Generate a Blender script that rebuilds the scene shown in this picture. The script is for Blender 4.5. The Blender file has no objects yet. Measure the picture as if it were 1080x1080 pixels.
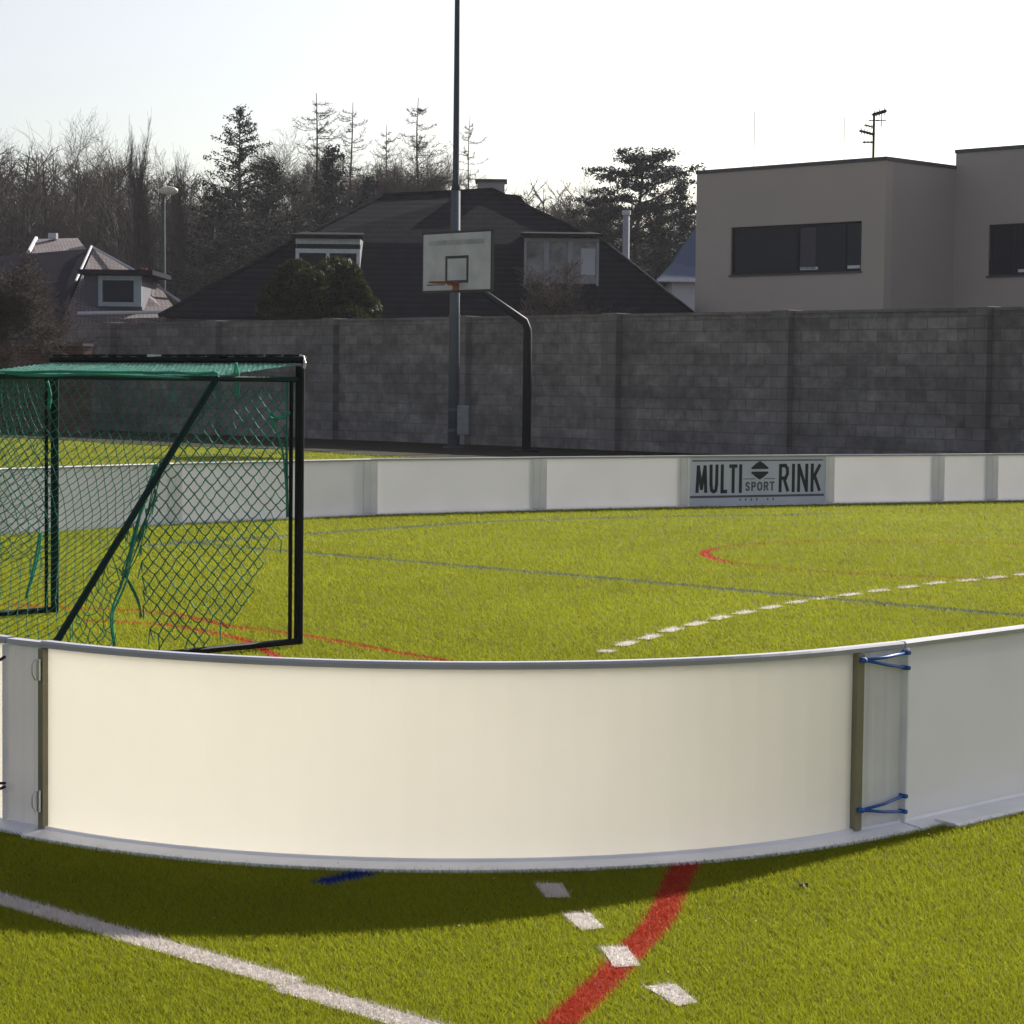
import bpy, math, random
import numpy as np
from mathutils import Vector, Matrix
R = math.radians
PI = math.pi
scene = bpy.context.scene
COL = scene.collection

# ------------------------------------------------------------------ camera
F, CAMH, ROLL = 2400.0, 1.30, R(0.66)
PIT = math.atan(136 / F)
fw = Vector((0, math.cos(PIT), -math.sin(PIT)))
rt0 = Vector((1, 0, 0)); up0 = rt0.cross(fw)
rt = rt0 * math.cos(ROLL) + up0 * math.sin(ROLL)
up = up0 * math.cos(ROLL) - rt0 * math.sin(ROLL)
cd = bpy.data.cameras.new('camera'); cam = bpy.data.objects.new('camera', cd); COL.objects.link(cam)
cd.sensor_fit = 'HORIZONTAL'; cd.sensor_width = 36; cd.lens = F / 1080 * 36
cd.clip_start = 0.1; cd.clip_end = 5000
M = Matrix((rt, up, -fw)).transposed().to_4x4(); M.translation = Vector((0, 0, CAMH))
cam.matrix_world = M
scene.camera = cam

# ------------------------------------------------------------------ light
SUN_AZ, SUN_EL = R(36), R(28.5)          # azimuth clockwise from +Y
w = bpy.data.worlds.new('World'); scene.world = w; w.use_nodes = True
nt = w.node_tree; nt.nodes.clear()
sky = nt.nodes.new('ShaderNodeTexSky'); sky.sky_type = 'NISHITA'; sky.sun_disc = False
sky.sun_elevation = SUN_EL; sky.sun_rotation = SUN_AZ
sky.air_density = 1.0; sky.dust_density = 2.5; sky.ozone_density = 1.0; sky.altitude = 200
bg = nt.nodes.new('ShaderNodeBackground'); bg.inputs[1].default_value = 0.07
wo = nt.nodes.new('ShaderNodeOutputWorld')
hsv = nt.nodes.new('ShaderNodeHueSaturation'); hsv.inputs['Saturation'].default_value = 0.60; hsv.inputs['Hue'].default_value = 0.518   # thin white haze over the whole sky
nt.links.new(sky.outputs[0], hsv.inputs['Color']); nt.links.new(hsv.outputs[0], bg.inputs[0]); nt.links.new(bg.outputs[0], wo.inputs[0])
sl = bpy.data.lights.new('sun', 'SUN'); sl.energy = 5.0; sl.angle = R(0.6); sl.color = (1.0, 0.95, 0.86)
so = bpy.data.objects.new('sun', sl); COL.objects.link(so)
sd = Vector((math.sin(SUN_AZ) * math.cos(SUN_EL), math.cos(SUN_AZ) * math.cos(SUN_EL), math.sin(SUN_EL)))
so.rotation_euler = sd.to_track_quat('Z', 'Y').to_euler()
scene.view_settings.view_transform = 'Standard'; scene.view_settings.look = 'None'
scene.view_settings.exposure = 1.0; scene.view_settings.gamma = 1.0
scene.render.engine = 'CYCLES'
scene.cycles.max_bounces = 6; scene.cycles.transparent_max_bounces = 8

HAZE = 0.00022
# ------------------------------------------------------------------ pixel -> world helpers (placing things where they stand)
def ray(px, py): return rt * (px - 540) + up * (540 - py) + fw * F
def gnd(px, py, z=0.0):
    d = ray(px, py); t = (z - CAMH) / d.z
    return Vector((d.x * t, d.y * t, z))
def at(px, py, Y):
    d = ray(px, py); t = Y / d.y
    return Vector((d.x * t, Y, CAMH + d.z * t))
def hit(px, py, p, n):
    d = ray(px, py); o = Vector((0, 0, CAMH)); t = (p - o).dot(n) / d.dot(n)
    return o + d * t

# ------------------------------------------------------------------ materials
MATS = {}
def base_mat(name):
    m = bpy.data.materials.new(name); m.use_nodes = True; MATS[name] = m
    return m, m.node_tree.nodes, m.node_tree.links, m.node_tree.nodes['Principled BSDF']
def mat(name, col, rough=0.6, metal=0.0, var=0.12, scale=8.0, bump=0.0, bscale=60.0, spec=0.5, detail=4.0):
    m, N, L, P = base_mat(name)
    P.inputs['Roughness'].default_value = rough; P.inputs['Metallic'].default_value = metal
    P.inputs['Specular IOR Level'].default_value = spec
    tc = N.new('ShaderNodeTexCoord'); nz = N.new('ShaderNodeTexNoise')
    nz.inputs['Scale'].default_value = scale; nz.inputs['Detail'].default_value = detail
    L.new(tc.outputs['Object'], nz.inputs['Vector'])
    cr = N.new('ShaderNodeValToRGB')
    lo = tuple(max(0, c * (1 - var)) for c in col[:3]) + (1,); hi = tuple(min(1, c * (1 + var)) for c in col[:3]) + (1,)
    cr.color_ramp.elements[0].color = lo; cr.color_ramp.elements[1].color = hi
    cr.color_ramp.elements[0].position = 0.3; cr.color_ramp.elements[1].position = 0.7
    L.new(nz.outputs['Fac'], cr.inputs[0]); L.new(cr.outputs[0], P.inputs['Base Color'])
    if bump:
        nb = N.new('ShaderNodeTexNoise'); nb.inputs['Scale'].default_value = bscale; nb.inputs['Detail'].default_value = 5
        L.new(tc.outputs['Object'], nb.inputs['Vector'])
        b = N.new('ShaderNodeBump'); b.inputs['Strength'].default_value = bump; b.inputs['Distance'].default_value = 0.02
        L.new(nb.outputs['Fac'], b.inputs['Height']); L.new(b.outputs[0], P.inputs['Normal'])
    return m
def translucent(name, col, tcol, fac, rough=0.4, var=0.05, scale=2.0):
    m = mat(name, col, rough, var=var, scale=scale, spec=0.35)
    N, L = m.node_tree.nodes, m.node_tree.links; P = N['Principled BSDF']
    t = N.new('ShaderNodeBsdfTranslucent'); t.inputs[0].default_value = tuple(tcol) + (1,)
    mx = N.new('ShaderNodeMixShader'); mx.inputs[0].default_value = fac
    L.new(P.outputs[0], mx.inputs[1]); L.new(t.outputs[0], mx.inputs[2])
    L.new(mx.outputs[0], N['Material Output'].inputs[0])
    return m

M_PANEL = translucent('board_plastic', (0.88, 0.87, 0.89), (0.94, 0.905, 0.82), 0.43)
M_PANELF = translucent('board_plastic_cool', (0.87, 0.86, 0.91), (0.93, 0.91, 0.88), 0.34)  # cooler, less translucent version of the board plastic
M_RAIL = mat('rail_plastic', (0.42, 0.41, 0.46), 0.30, var=0.06)
M_FLANGE = mat('flange_plastic', (0.80, 0.79, 0.80), 0.45, var=0.07, scale=5)
M_POST = mat('post_aluminium', (0.22, 0.195, 0.125), 0.5, 0.2, var=0.1)
M_PLATE = translucent('plate_plastic', (0.86, 0.85, 0.86), (0.66, 0.61, 0.55), 0.20, 0.45, var=0.08, scale=4)
M_STRAP = mat('strap_blue', (0.012, 0.10, 0.36), 0.55, var=0.1)
M_CORD = mat('cord_black', (0.02, 0.02, 0.035), 0.6)
M_ZINC = mat('zinc_steel', (0.55, 0.56, 0.57), 0.35, 0.7)
M_SIGN = translucent('sign_sheet', (0.66, 0.67, 0.74), (0.5, 0.52, 0.6), 0.18, 0.45, var=0.08)
M_INK = mat('ink_black', (0.012, 0.013, 0.016), 0.6)
M_INKG = mat('ink_grey', (0.09, 0.11, 0.13), 0.6)
M_GOAL = mat('goal_black_steel', (0.004, 0.006, 0.008), 0.5, 0.0, var=0.2, spec=0.12)
M_GREENBAR = mat('goal_green_steel', (0.003, 0.020, 0.016), 0.5, spec=0.12)
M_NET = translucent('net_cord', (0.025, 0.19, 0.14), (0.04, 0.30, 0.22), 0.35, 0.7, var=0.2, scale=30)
M_NETL = translucent('net_cord_sunlit', (0.04, 0.27, 0.20), (0.06, 0.5, 0.34), 0.4, 0.7, var=0.2, scale=30)  # same net cord, sunlight put into a brighter green
M_NETT = translucent('net_cord_top_lit', (0.26, 0.44, 0.40), (0.36, 0.62, 0.56), 0.5, 0.7, var=0.25, scale=9)  # top net: light shining through is put into a paler cord colour
M_MAST = mat('mast_steel', (0.085, 0.10, 0.12), 0.75, 0.0, spec=0.2, var=0.12, scale=3)
M_DARKPOLE = mat('hoop_pole_paint', (0.008, 0.012, 0.017), 0.6, var=0.15, spec=0.15)
M_BOARDW = mat('backboard_paint', (0.47, 0.46, 0.48), 0.5, var=0.16, scale=3)
M_ORANGE = mat('rim_orange', (0.26, 0.06, 0.025), 0.5)
M_BOX = mat('box_grey', (0.20, 0.215, 0.22), 0.6)
M_RENDER = mat('facade_render', (0.395, 0.342, 0.288), 0.9, var=0.03, scale=0.8, bump=0.15, bscale=40)
M_RENDER2 = mat('facade_render_cool', (0.350, 0.308, 0.272), 0.9, var=0.03, scale=0.8, bump=0.15, bscale=40)
M_COPING = mat('coping_metal', (0.05, 0.05, 0.055), 0.5, 0.3)
M_FRAME = mat('window_frame_dark', (0.008, 0.009, 0.013), 0.6, spec=0.1)
M_WFRAME = mat('window_frame_white', (0.50, 0.52, 0.55), 0.5)
M_CURTAIN = mat('curtain_grey', (0.045, 0.042, 0.055), 0.9)
M_ROOFD = mat('roof_shingle_dark', (0.012, 0.011, 0.016), 0.95, var=0.25, scale=2.5, bump=0.5, bscale=12, spec=0.03)
M_ROOFB = mat('roof_blue', (0.03, 0.055, 0.12), 0.7, var=0.1)
M_ROOFL = mat('roof_shingle_left', (0.018, 0.015, 0.024), 0.9, var=0.25, scale=2, spec=0.03)
M_VERGE = mat('verge_white', (0.45, 0.45, 0.47), 0.6)
M_PLASTER = mat('plaster_pale', (0.42, 0.42, 0.45), 0.9, var=0.06, scale=1)
M_PLASTERD = mat('plaster_dark', (0.10, 0.10, 0.12), 0.9, var=0.1, scale=1)
M_CHIM = mat('chimney_render', (0.28, 0.28, 0.26), 0.9, var=0.12, scale=3)
M_BARK = mat('bark_grey_brown', (0.055, 0.046, 0.042), 0.95, var=0.3, scale=4, spec=0.1)
M_TWIG = mat('twig_brown', (0.070, 0.056, 0.050), 0.95, var=0.25, scale=3, spec=0.1)
M_NEEDLE = mat('needle_dark', (0.012, 0.018, 0.015), 0.85, var=0.4, scale=1.5, spec=0.2)
M_NEEDLE2 = mat('needle_blue', (0.020, 0.028, 0.028), 0.85, var=0.4, scale=1.5, spec=0.2)
M_LEAF = translucent('shrub_leaf', (0.014, 0.020, 0.004), (0.036, 0.044, 0.005), 0.2, 0.8, var=0.45, scale=3)
M_RUSTFILL = mat('russet_fill', (0.22, 0.06, 0.035), 0.9, var=0.3, scale=2, spec=0.1)
M_LAMPHEAD = mat('lamp_head_cream', (0.5, 0.48, 0.36), 0.4)
M_FLOOR = mat('woodland_floor', (0.045, 0.038, 0.032), 0.95, var=0.35, scale=0.4, bump=0.5, bscale=2, spec=0.1)
M_DEADLEAF = mat('dead_leaf', (0.06, 0.03, 0.02), 0.8)

def tile_mat(name, c1, c2, cm, bw, bh, mortar=0.02, rough=0.9, noise=0.35, nscale=1.5, big=0.0):
    m, N, L, P = base_mat(name)
    P.inputs['Roughness'].default_value = rough; P.inputs['Specular IOR Level'].default_value = 0.2
    tc = N.new('ShaderNodeTexCoord'); br = N.new('ShaderNodeTexBrick')
    br.inputs['Scale'].default_value = 1.0; br.inputs['Brick Width'].default_value = bw; br.inputs['Row Height'].default_value = bh
    br.inputs['Mortar Size'].default_value = mortar; br.inputs['Mortar Smooth'].default_value = 0.3
    br.inputs['Color1'].default_value = tuple(c1) + (1,); br.inputs['Color2'].default_value = tuple(c2) + (1,); br.inputs['Mortar'].default_value = tuple(cm) + (1,)
    L.new(tc.outputs['UV'], br.inputs['Vector'])
    nz = N.new('ShaderNodeTexNoise'); nz.inputs['Scale'].default_value = nscale; nz.inputs['Detail'].default_value = 6; nz.inputs['Roughness'].default_value = 0.65
    L.new(tc.outputs['UV'], nz.inputs['Vector'])
    mr = N.new('ShaderNodeMapRange'); mr.inputs[1].default_value = 0.3; mr.inputs[2].default_value = 0.7
    mr.inputs[3].default_value = 1 - noise; mr.inputs[4].default_value = 1 + noise
    L.new(nz.outputs['Fac'], mr.inputs[0])
    n2 = N.new('ShaderNodeTexNoise'); n2.inputs['Scale'].default_value = .45; n2.inputs['Detail'].default_value = 3
    mp_ = N.new('ShaderNodeMapping'); mp_.inputs['Scale'].default_value = (1, 2.6, 1); L.new(tc.outputs['UV'], mp_.inputs[0]); L.new(mp_.outputs[0], n2.inputs['Vector'])
    m2 = N.new('ShaderNodeMapRange'); m2.inputs[1].default_value = .42; m2.inputs[2].default_value = .58; m2.inputs[3].default_value = 1 - big; m2.inputs[4].default_value = 1 + big; L.new(n2.outputs['Fac'], m2.inputs[0])
    mm = N.new('ShaderNodeMath'); mm.operation = 'MULTIPLY'; L.new(mr.outputs[0], mm.inputs[0]); L.new(m2.outputs[0], mm.inputs[1])
    mx = N.new('ShaderNodeVectorMath'); mx.operation = 'SCALE'
    L.new(br.outputs['Color'], mx.inputs[0]); L.new(mm.outputs[0], mx.inputs['Scale'])
    L.new(mx.outputs[0], P.inputs['Base Color'])
    b = N.new('ShaderNodeBump'); b.inputs['Strength'].default_value = 0.6; b.inputs['Distance'].default_value = 0.01
    L.new(br.outputs['Fac'], b.inputs['Height']); b.invert = True; L.new(b.outputs[0], P.inputs['Normal'])
    return m
M_BLOCK = tile_mat('concrete_block', (0.212, 0.194, 0.184), (0.145, 0.133, 0.127), (0.135, 0.124, 0.118), 0.42, 0.21, 0.012, noise=0.34, nscale=4.0, big=0.16)
M_BLOCKP = tile_mat('concrete_pillar', (0.195, 0.178, 0.170), (0.155, 0.142, 0.135), (0.12, 0.118, 0.12), 0.40, 0.21, 0.012, noise=0.22, nscale=2.0, big=0.1)
M_BRICK = tile_mat('old_brick', (0.16, 0.075, 0.06), (0.11, 0.06, 0.05), (0.12, 0.10, 0.09), 0.25, 0.08, 0.01, noise=0.4, nscale=2.5)
M_TILE = tile_mat('roof_tile_pink', (0.20, 0.165, 0.17), (0.165, 0.135, 0.14), (0.09, 0.075, 0.08), 0.11, 0.16, 0.015, noise=0.25, nscale=1.0)

m_ = M_ROOFD; N_, L_2 = m_.node_tree.nodes, m_.node_tree.links
tc_ = N_.new('ShaderNodeTexCoord'); wv = N_.new('ShaderNodeTexWave'); wv.wave_type = 'BANDS'; wv.bands_direction = 'Z'; wv.wave_profile = 'SAW'; wv.inputs['Scale'].default_value = 1.9; wv.inputs['Distortion'].default_value = .25; wv.inputs['Detail Scale'].default_value = 3
L_2.new(tc_.outputs['Object'], wv.inputs['Vector']); rmp = N_.new('ShaderNodeMapRange'); rmp.inputs[3].default_value = .6; rmp.inputs[4].default_value = 1.55; L_2.new(wv.outputs['Fac'], rmp.inputs[0])
vm = N_.new('ShaderNodeVectorMath'); vm.operation = 'SCALE'; P_ = N_['Principled BSDF']; src_ = P_.inputs['Base Color'].links[0].from_socket
L_2.new(src_, vm.inputs[0]); L_2.new(rmp.outputs[0], vm.inputs['Scale']); L_2.new(vm.outputs[0], P_.inputs['Base Color'])
def glass_mat():
    m, N, L, P = base_mat('window_glass')
    P.inputs['Base Color'].default_value = (0.006, 0.009, 0.020, 1); P.inputs['Roughness'].default_value = 0.12
    P.inputs['Specular IOR Level'].default_value = 0.10
    tc = N.new('ShaderNodeTexCoord'); nz = N.new('ShaderNodeTexNoise'); nz.inputs['Scale'].default_value = 1.2
    L.new(tc.outputs['Object'], nz.inputs['Vector'])
    b = N.new('ShaderNodeBump'); b.inputs['Strength'].default_value = 0.05; L.new(nz.outputs['Fac'], b.inputs['Height']); L.new(b.outputs[0], P.inputs['Normal'])
    return m
M_GLASS = glass_mat()

def turf_sheet_mat(name, col, var):
    m, N, L, P = base_mat(name)
    P.inputs['Roughness'].default_value = 0.9; P.inputs['Specular IOR Level'].default_value = 0.1
    tc = N.new('ShaderNodeTexCoord')
    def noise(s, d=3):
        n = N.new('ShaderNodeTexNoise'); n.inputs['Scale'].default_value = s; n.inputs['Detail'].default_value = d
        L.new(tc.outputs['Object'], n.inputs['Vector']); return n
    a, b_, c = noise(0.25), noise(9.0), noise(90.0)
    add = N.new('ShaderNodeMath'); add.operation = 'ADD'; L.new(a.outputs['Fac'], add.inputs[0]); L.new(b_.outputs['Fac'], add.inputs[1])
    ad2 = N.new('ShaderNodeMath'); ad2.operation = 'ADD'; L.new(add.outputs[0], ad2.inputs[0]); L.new(c.outputs['Fac'], ad2.inputs[1])
    mr = N.new('ShaderNodeMapRange'); mr.inputs[1].default_value = 1.1; mr.inputs[2].default_value = 1.9; mr.inputs[3].default_value = 1 - var; mr.inputs[4].default_value = 1 + var
    L.new(ad2.outputs[0], mr.inputs[0])
    mx = N.new('ShaderNodeVectorMath'); mx.operation = 'SCALE'; mx.inputs[0].default_value = col; L.new(mr.outputs[0], mx.inputs['Scale'])
    L.new(mx.outputs[0], P.inputs['Base Color'])
    bp = N.new('ShaderNodeBump'); bp.inputs['Strength'].default_value = 0.7; bp.inputs['Distance'].default_value = 0.02
    L.new(c.outputs['Fac'], bp.inputs['Height']); L.new(bp.outputs[0], P.inputs['Normal'])
    return m
TURF = (0.108, 0.117, 0.006)
M_TURF = turf_sheet_mat('turf_sheet', TURF, 0.30)
def blade_mat(name, col, tr=0.55):
    m, N, L, P = base_mat(name)
    P.inputs['Roughness'].default_value = 0.7; P.inputs['Specular IOR Level'].default_value = 0.10
    at_ = N.new('ShaderNodeAttribute'); at_.attribute_name = 'tone'
    mx = N.new('ShaderNodeVectorMath'); mx.operation = 'SCALE'; mx.inputs[0].default_value = col; L.new(at_.outputs['Fac'], mx.inputs['Scale'])
    L.new(mx.outputs[0], P.inputs['Base Color'])
    t = N.new('ShaderNodeBsdfTranslucent'); L.new(mx.outputs[0], t.inputs[0])
    ms = N.new('ShaderNodeMixShader'); ms.inputs[0].default_value = tr
    L.new(P.outputs[0], ms.inputs[1]); L.new(t.outputs[0], ms.inputs[2]); L.new(ms.outputs[0], N['Material Output'].inputs[0])
    return m
C_WHITE, C_RED, C_BLUE, C_ORANGE, C_SLATE = (0.56, 0.51, 0.48), (0.36, 0.045, 0.020), (0.01, 0.03, 0.20), (0.26, 0.10, 0.016), (0.10, 0.125, 0.12)
LM = {}
for n_, c_ in (('white', C_WHITE), ('red', C_RED), ('blue', C_BLUE), ('orange', C_ORANGE), ('slate', C_SLATE)):
    LM[n_] = (turf_sheet_mat('line_sheet_' + n_, c_, 0.15), blade_mat('line_blade_' + n_, c_, 0.3))
M_BLADE = blade_mat('turf_blade', (0.222, 0.240, 0.0110))

# ------------------------------------------------------------------ mesh helpers
class MB:
    def __init__(s): s.v = []; s.f = []; s.uv = None
    def add(s, vs, fs):
        o = len(s.v); s.v += [tuple(v) for v in vs]; s.f += [tuple(i + o for i in f) for f in fs]
    def box(s, c, sx, sy, sz, ax=None, ay=None, az=None):
        ax = Vector(ax or (1, 0, 0)); ay = Vector(ay or (0, 1, 0)); az = Vector(az or (0, 0, 1)); c = Vector(c)
        vs = [c + ax * (i * sx / 2) + ay * (j * sy / 2) + az * (k * sz / 2) for k in (-1, 1) for j in (-1, 1) for i in (-1, 1)]
        s.add(vs, [(0, 2, 3, 1), (4, 5, 7, 6), (0, 1, 5, 4), (2, 6, 7, 3), (0, 4, 6, 2), (1, 3, 7, 5)])
    def tube(s, pts, r, n=8, cap=True, rad=None):
        pts = [Vector(p) for p in pts]; rings = []
        prev = None
        for i, p in enumerate(pts):
            t = (pts[min(i + 1, len(pts) - 1)] - pts[max(i - 1, 0)]).normalized()
            if prev is None: a = t.orthogonal().normalized()
            else:
                a = prev - t * prev.dot(t)
                a = a.normalized() if a.length > 1e-6 else t.orthogonal().normalized()
            prev = a; b = t.cross(a); rr = rad[i] if rad else r
            rings.append([p + (a * math.cos(2 * PI * k / n) + b * math.sin(2 * PI * k / n)) * rr for k in range(n)])
        vs = [v for rg in rings for v in rg]; fs = []
        for i in range(len(pts) - 1):
            for k in range(n):
                fs.append((i * n + k, i * n + (k + 1) % n, (i + 1) * n + (k + 1) % n, (i + 1) * n + k))
        if cap: fs.append(tuple(range(n))[::-1]); fs.append(tuple((len(pts) - 1) * n + k for k in range(n)))
        s.add(vs, fs)
    def bar(s, p, q, wdt, hgt):          # rectangular bar with slightly rounded look (chamfered octagon)
        p = Vector(p); q = Vector(q); t = (q - p).normalized()
        a = t.cross(Vector((0, 0, 1))); a = a.normalized() if a.length > 1e-4 else Vector((0.73, -0.683, 0))
        b = a.cross(t).normalized(); c = 0.22
        prof = [(-.5 + c, -.5), (.5 - c, -.5), (.5, -.5 + c), (.5, .5 - c), (.5 - c, .5), (-.5 + c, .5), (-.5, .5 - c), (-.5, -.5 + c)]
        vs = [e + a * x * wdt + b * y * hgt for e in (p, q) for x, y in prof]
        fs = [(k, (k + 1) % 8, 8 + (k + 1) % 8, 8 + k) for k in range(8)] + [tuple(range(8))[::-1], tuple(range(8, 16))]
        s.add(vs, fs)
    def loft(s, path, sec, out=1, dz=None):
        n = len(sec); vs = []
        for i, p in enumerate(path):
            a = path[max(i - 1, 0)]; b = path[min(i + 1, len(path) - 1)]
            d = Vector((b[0] - a[0], b[1] - a[1])).normalized(); nn = Vector((d.y, -d.x)) * out
            for o, z in sec: vs.append((p[0] + nn.x * o, p[1] + nn.y * o, z))
        fs = []
        for i in range(len(path) - 1):
            for k in range(n): fs.append((i * n + k, (i + 1) * n + k, (i + 1) * n + (k + 1) % n, i * n + (k + 1) % n))
        fs.append(tuple(range(n))); fs.append(tuple((len(path) - 1) * n + k for k in range(n))[::-1])
        s.add(vs, fs)
    def quad(s, a, b, c, d): s.add([a, b, c, d], [(0, 1, 2, 3)])
    def build(s, name, m, parent=None, smooth=False, uvax=None, recalc=True):
        me = bpy.data.meshes.new(name); me.from_pydata(s.v, [], s.f); me.materials.append(m)
        if recalc and len(s.f) < 60000:
            import bmesh
            bm = bmesh.new(); bm.from_mesh(me); bmesh.ops.recalc_face_normals(bm, faces=bm.faces); bm.to_mesh(me); bm.free()
        if smooth: me.polygons.foreach_set('use_smooth', [True] * len(me.polygons))
        if uvax is not None:
            uvl = me.uv_layers.new(name='UVMap'); ax = Vector(uvax[0]); o = Vector(uvax[1]); ay = Vector(uvax[2]) if len(uvax) > 2 else Vector((0, 0, 1))
            for lp in me.loops:
                v = me.vertices[lp.vertex_index].co - o; uvl.data[lp.index].uv = (v.dot(ax), v.dot(ay))
        ob = bpy.data.objects.new(name, me); COL.objects.link(ob)
        if parent: ob.parent = parent
        me.update(); return ob
def bevel(o, wd, seg=2):
    md = o.modifiers.new('bevel', 'BEVEL'); md.width = wd; md.segments = seg; md.limit_method = 'ANGLE'; return o
def tag(o, label=None, cat=None, group=None, kind=None):
    if label: o['label'] = label
    if cat: o['category'] = cat
    if group: o['group'] = group
    if kind: o['kind'] = kind
    return o
def thing(name, label, cat, loc=(0, 0, 0), group=None):
    o = bpy.data.objects.new(name, None); COL.objects.link(o); o.location = loc; o.empty_display_size = 0.2
    return tag(o, label, cat, group)
def shift(mb, loc):                      # express world-space vertices relative to the thing's base
    l = Vector(loc); mb.v = [tuple(Vector(v) - l) for v in mb.v]; return mb
def part(mb, name, m, root, **k):
    if k.get('uvax'): k['uvax'] = (k['uvax'][0], Vector(k['uvax'][1]) - root.location, *k['uvax'][2:])
    return shift(mb, root.location).build(name, m, root, **k)
def sub(mb, name, m, parent_part, root, **k):
    if k.get('uvax'): k['uvax'] = (k['uvax'][0], Vector(k['uvax'][1]) - root.location, *k['uvax'][2:])
    return shift(mb, root.location).build(name, m, parent_part, **k)

# ------------------------------------------------------------------ ground
mb = MB(); mb.quad((-1500, -500, -0.03), (1500, -500, -0.03), (1500, 3000, -0.03), (-1500, 3000, -0.03))
tag(mb.build('ground', M_FLOOR), kind='structure', label='bare brown ground beyond the pitch', cat='ground')
WD = Vector((0.7071, -0.7071, 0))          # along the perimeter wall, left-far to right-near
WN = Vector((-0.7071, -0.7071, 0))         # its face normal, towards the pitch
W0 = gnd(356, 464); W0.z = 0
mb = MB()
e0 = W0 - WD * 60 - WN * .3; e1 = W0 + WD * 75 - WN * .3
mb.quad(Vector((e0.x, e0.y, 0)), Vector((e0.x, -12, 0)) , Vector((e1.x, -12, 0)), Vector((e1.x, e1.y, 0)))
tag(mb.build('turf', M_TURF), kind='structure', label='yellow green artificial turf pitch', cat='turf')

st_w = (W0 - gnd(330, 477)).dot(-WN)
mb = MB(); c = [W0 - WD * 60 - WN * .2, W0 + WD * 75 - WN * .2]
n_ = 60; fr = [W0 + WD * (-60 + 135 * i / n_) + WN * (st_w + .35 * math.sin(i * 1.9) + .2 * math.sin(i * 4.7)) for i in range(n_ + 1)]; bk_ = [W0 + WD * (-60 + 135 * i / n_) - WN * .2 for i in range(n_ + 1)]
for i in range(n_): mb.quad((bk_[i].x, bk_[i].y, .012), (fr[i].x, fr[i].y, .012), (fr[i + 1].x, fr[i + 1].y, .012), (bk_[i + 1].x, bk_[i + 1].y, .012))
M_SOIL = mat('leaf_litter_shaded', (0.018, 0.015, 0.006), 0.95, var=0.4, scale=1.2, bump=0.6, bscale=20, spec=0.1)  # litter tone darkened to carry the wall's long cast shadow
tag(mb.build('shade_soil_strip', M_SOIL), kind='structure', label='strip of soil and leaf litter coloured dark as shade at the foot of the block wall', cat='soil')
rng = np.random.default_rng(7)
def blades(name, P, h, wd, m, lean, tone, parent=None):
    """P (n,2) roots; one narrow triangle per blade"""
    n = len(P); ang = rng.uniform(0, 2 * PI, n); ca, sa = np.cos(ang), np.sin(ang)
    V = np.zeros((n, 3, 3), np.float32)
    V[:, 0, 0] = P[:, 0] - ca * wd / 2; V[:, 0, 1] = P[:, 1] - sa * wd / 2; V[:, 0, 2] = 0.001
    V[:, 1, 0] = P[:, 0] + ca * wd / 2; V[:, 1, 1] = P[:, 1] + sa * wd / 2; V[:, 1, 2] = 0.001
    th = rng.uniform(0, 2 * PI, n); ll = h * lean * rng.uniform(0.3, 1.3, n)
    V[:, 2, 0] = P[:, 0] + np.cos(th) * ll - h * 0.25; V[:, 2, 1] = P[:, 1] + np.sin(th) * ll; V[:, 2, 2] = h
    me = bpy.data.meshes.new(name)
    me.vertices.add(3 * n); me.vertices.foreach_set('co', V.reshape(-1))
    me.loops.add(3 * n); me.loops.foreach_set('vertex_index', np.arange(3 * n, dtype=np.int32))
    me.polygons.add(n); me.polygons.foreach_set('loop_start', np.arange(0, 3 * n, 3, dtype=np.int32))
    try: me.polygons.foreach_set('loop_total', np.full(n, 3, dtype=np.int32))
    except Exception: pass
    at_ = me.attributes.new('tone', 'FLOAT', 'POINT'); at_.data.foreach_set('value', np.repeat(tone, 3).astype(np.float32))
    me.update(calc_edges=True); me.materials.append(m)
    o = bpy.data.objects.new(name, me); COL.objects.link(o)
    if parent: o.parent = parent
    return o

# ---- field markings: every marking is a world polygon list
def strip(pts, wd):
    """polyline (world) -> quads"""
    pts = [Vector((p[0], p[1])) for p in pts]; L_, R_ = [], []
    for i, p in enumerate(pts):
        d = (pts[min(i + 1, len(pts) - 1)] - pts[max(i - 1, 0)]).normalized(); n = Vector((-d.y, d.x)) * wd / 2
        L_.append(p + n); R_.append(p - n)
    return [[L_[i], L_[i + 1], R_[i + 1], R_[i]] for i in range(len(pts) - 1)]
def G(l): return [gnd(*p) for p in l]
def smoothline(pts, n=6):
    out = []
    for i in range(len(pts) - 1):
        p0 = pts[max(i - 1, 0)]; p1 = pts[i]; p2 = pts[i + 1]; p3 = pts[min(i + 2, len(pts) - 1)]
        for k in range(n):
            t = k / n
            out.append(0.5 * ((2 * p1) + (-p0 + p2) * t + (2 * p0 - 5 * p1 + 4 * p2 - p3) * t * t + (-p0 + 3 * p1 - 3 * p2 + p3) * t ** 3))
    out.append(pts[-1]); return out
def poly(l): return [[Vector((p.x, p.y)) for p in G(l)]]
def dash(c, d, ln, wd):
    d = d.normalized(); n = Vector((-d.y, d.x, 0)); a = c - d * ln / 2; b = c + d * ln / 2
    return [[(a + n * wd / 2).xy, (b + n * wd / 2).xy, (b - n * wd / 2).xy, (a - n * wd / 2).xy]]
MARK = []   # (name, colour key, label, polys)
a0, a1 = gnd(0, 950), gnd(309, 1039); MARK.append(('white_line', 'white', 'long white line in the near left of the turf', strip([a0 - (a1 - a0) * 1.5, a1], 0.078)))
b0, b1 = gnd(301, 1042), gnd(431, 1080); MARK.append(('white_line', 'white', 'white line segment continuing slightly offset towards the bottom edge', strip([b0, b1 + (b1 - b0) * 1.2], 0.078)))
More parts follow.
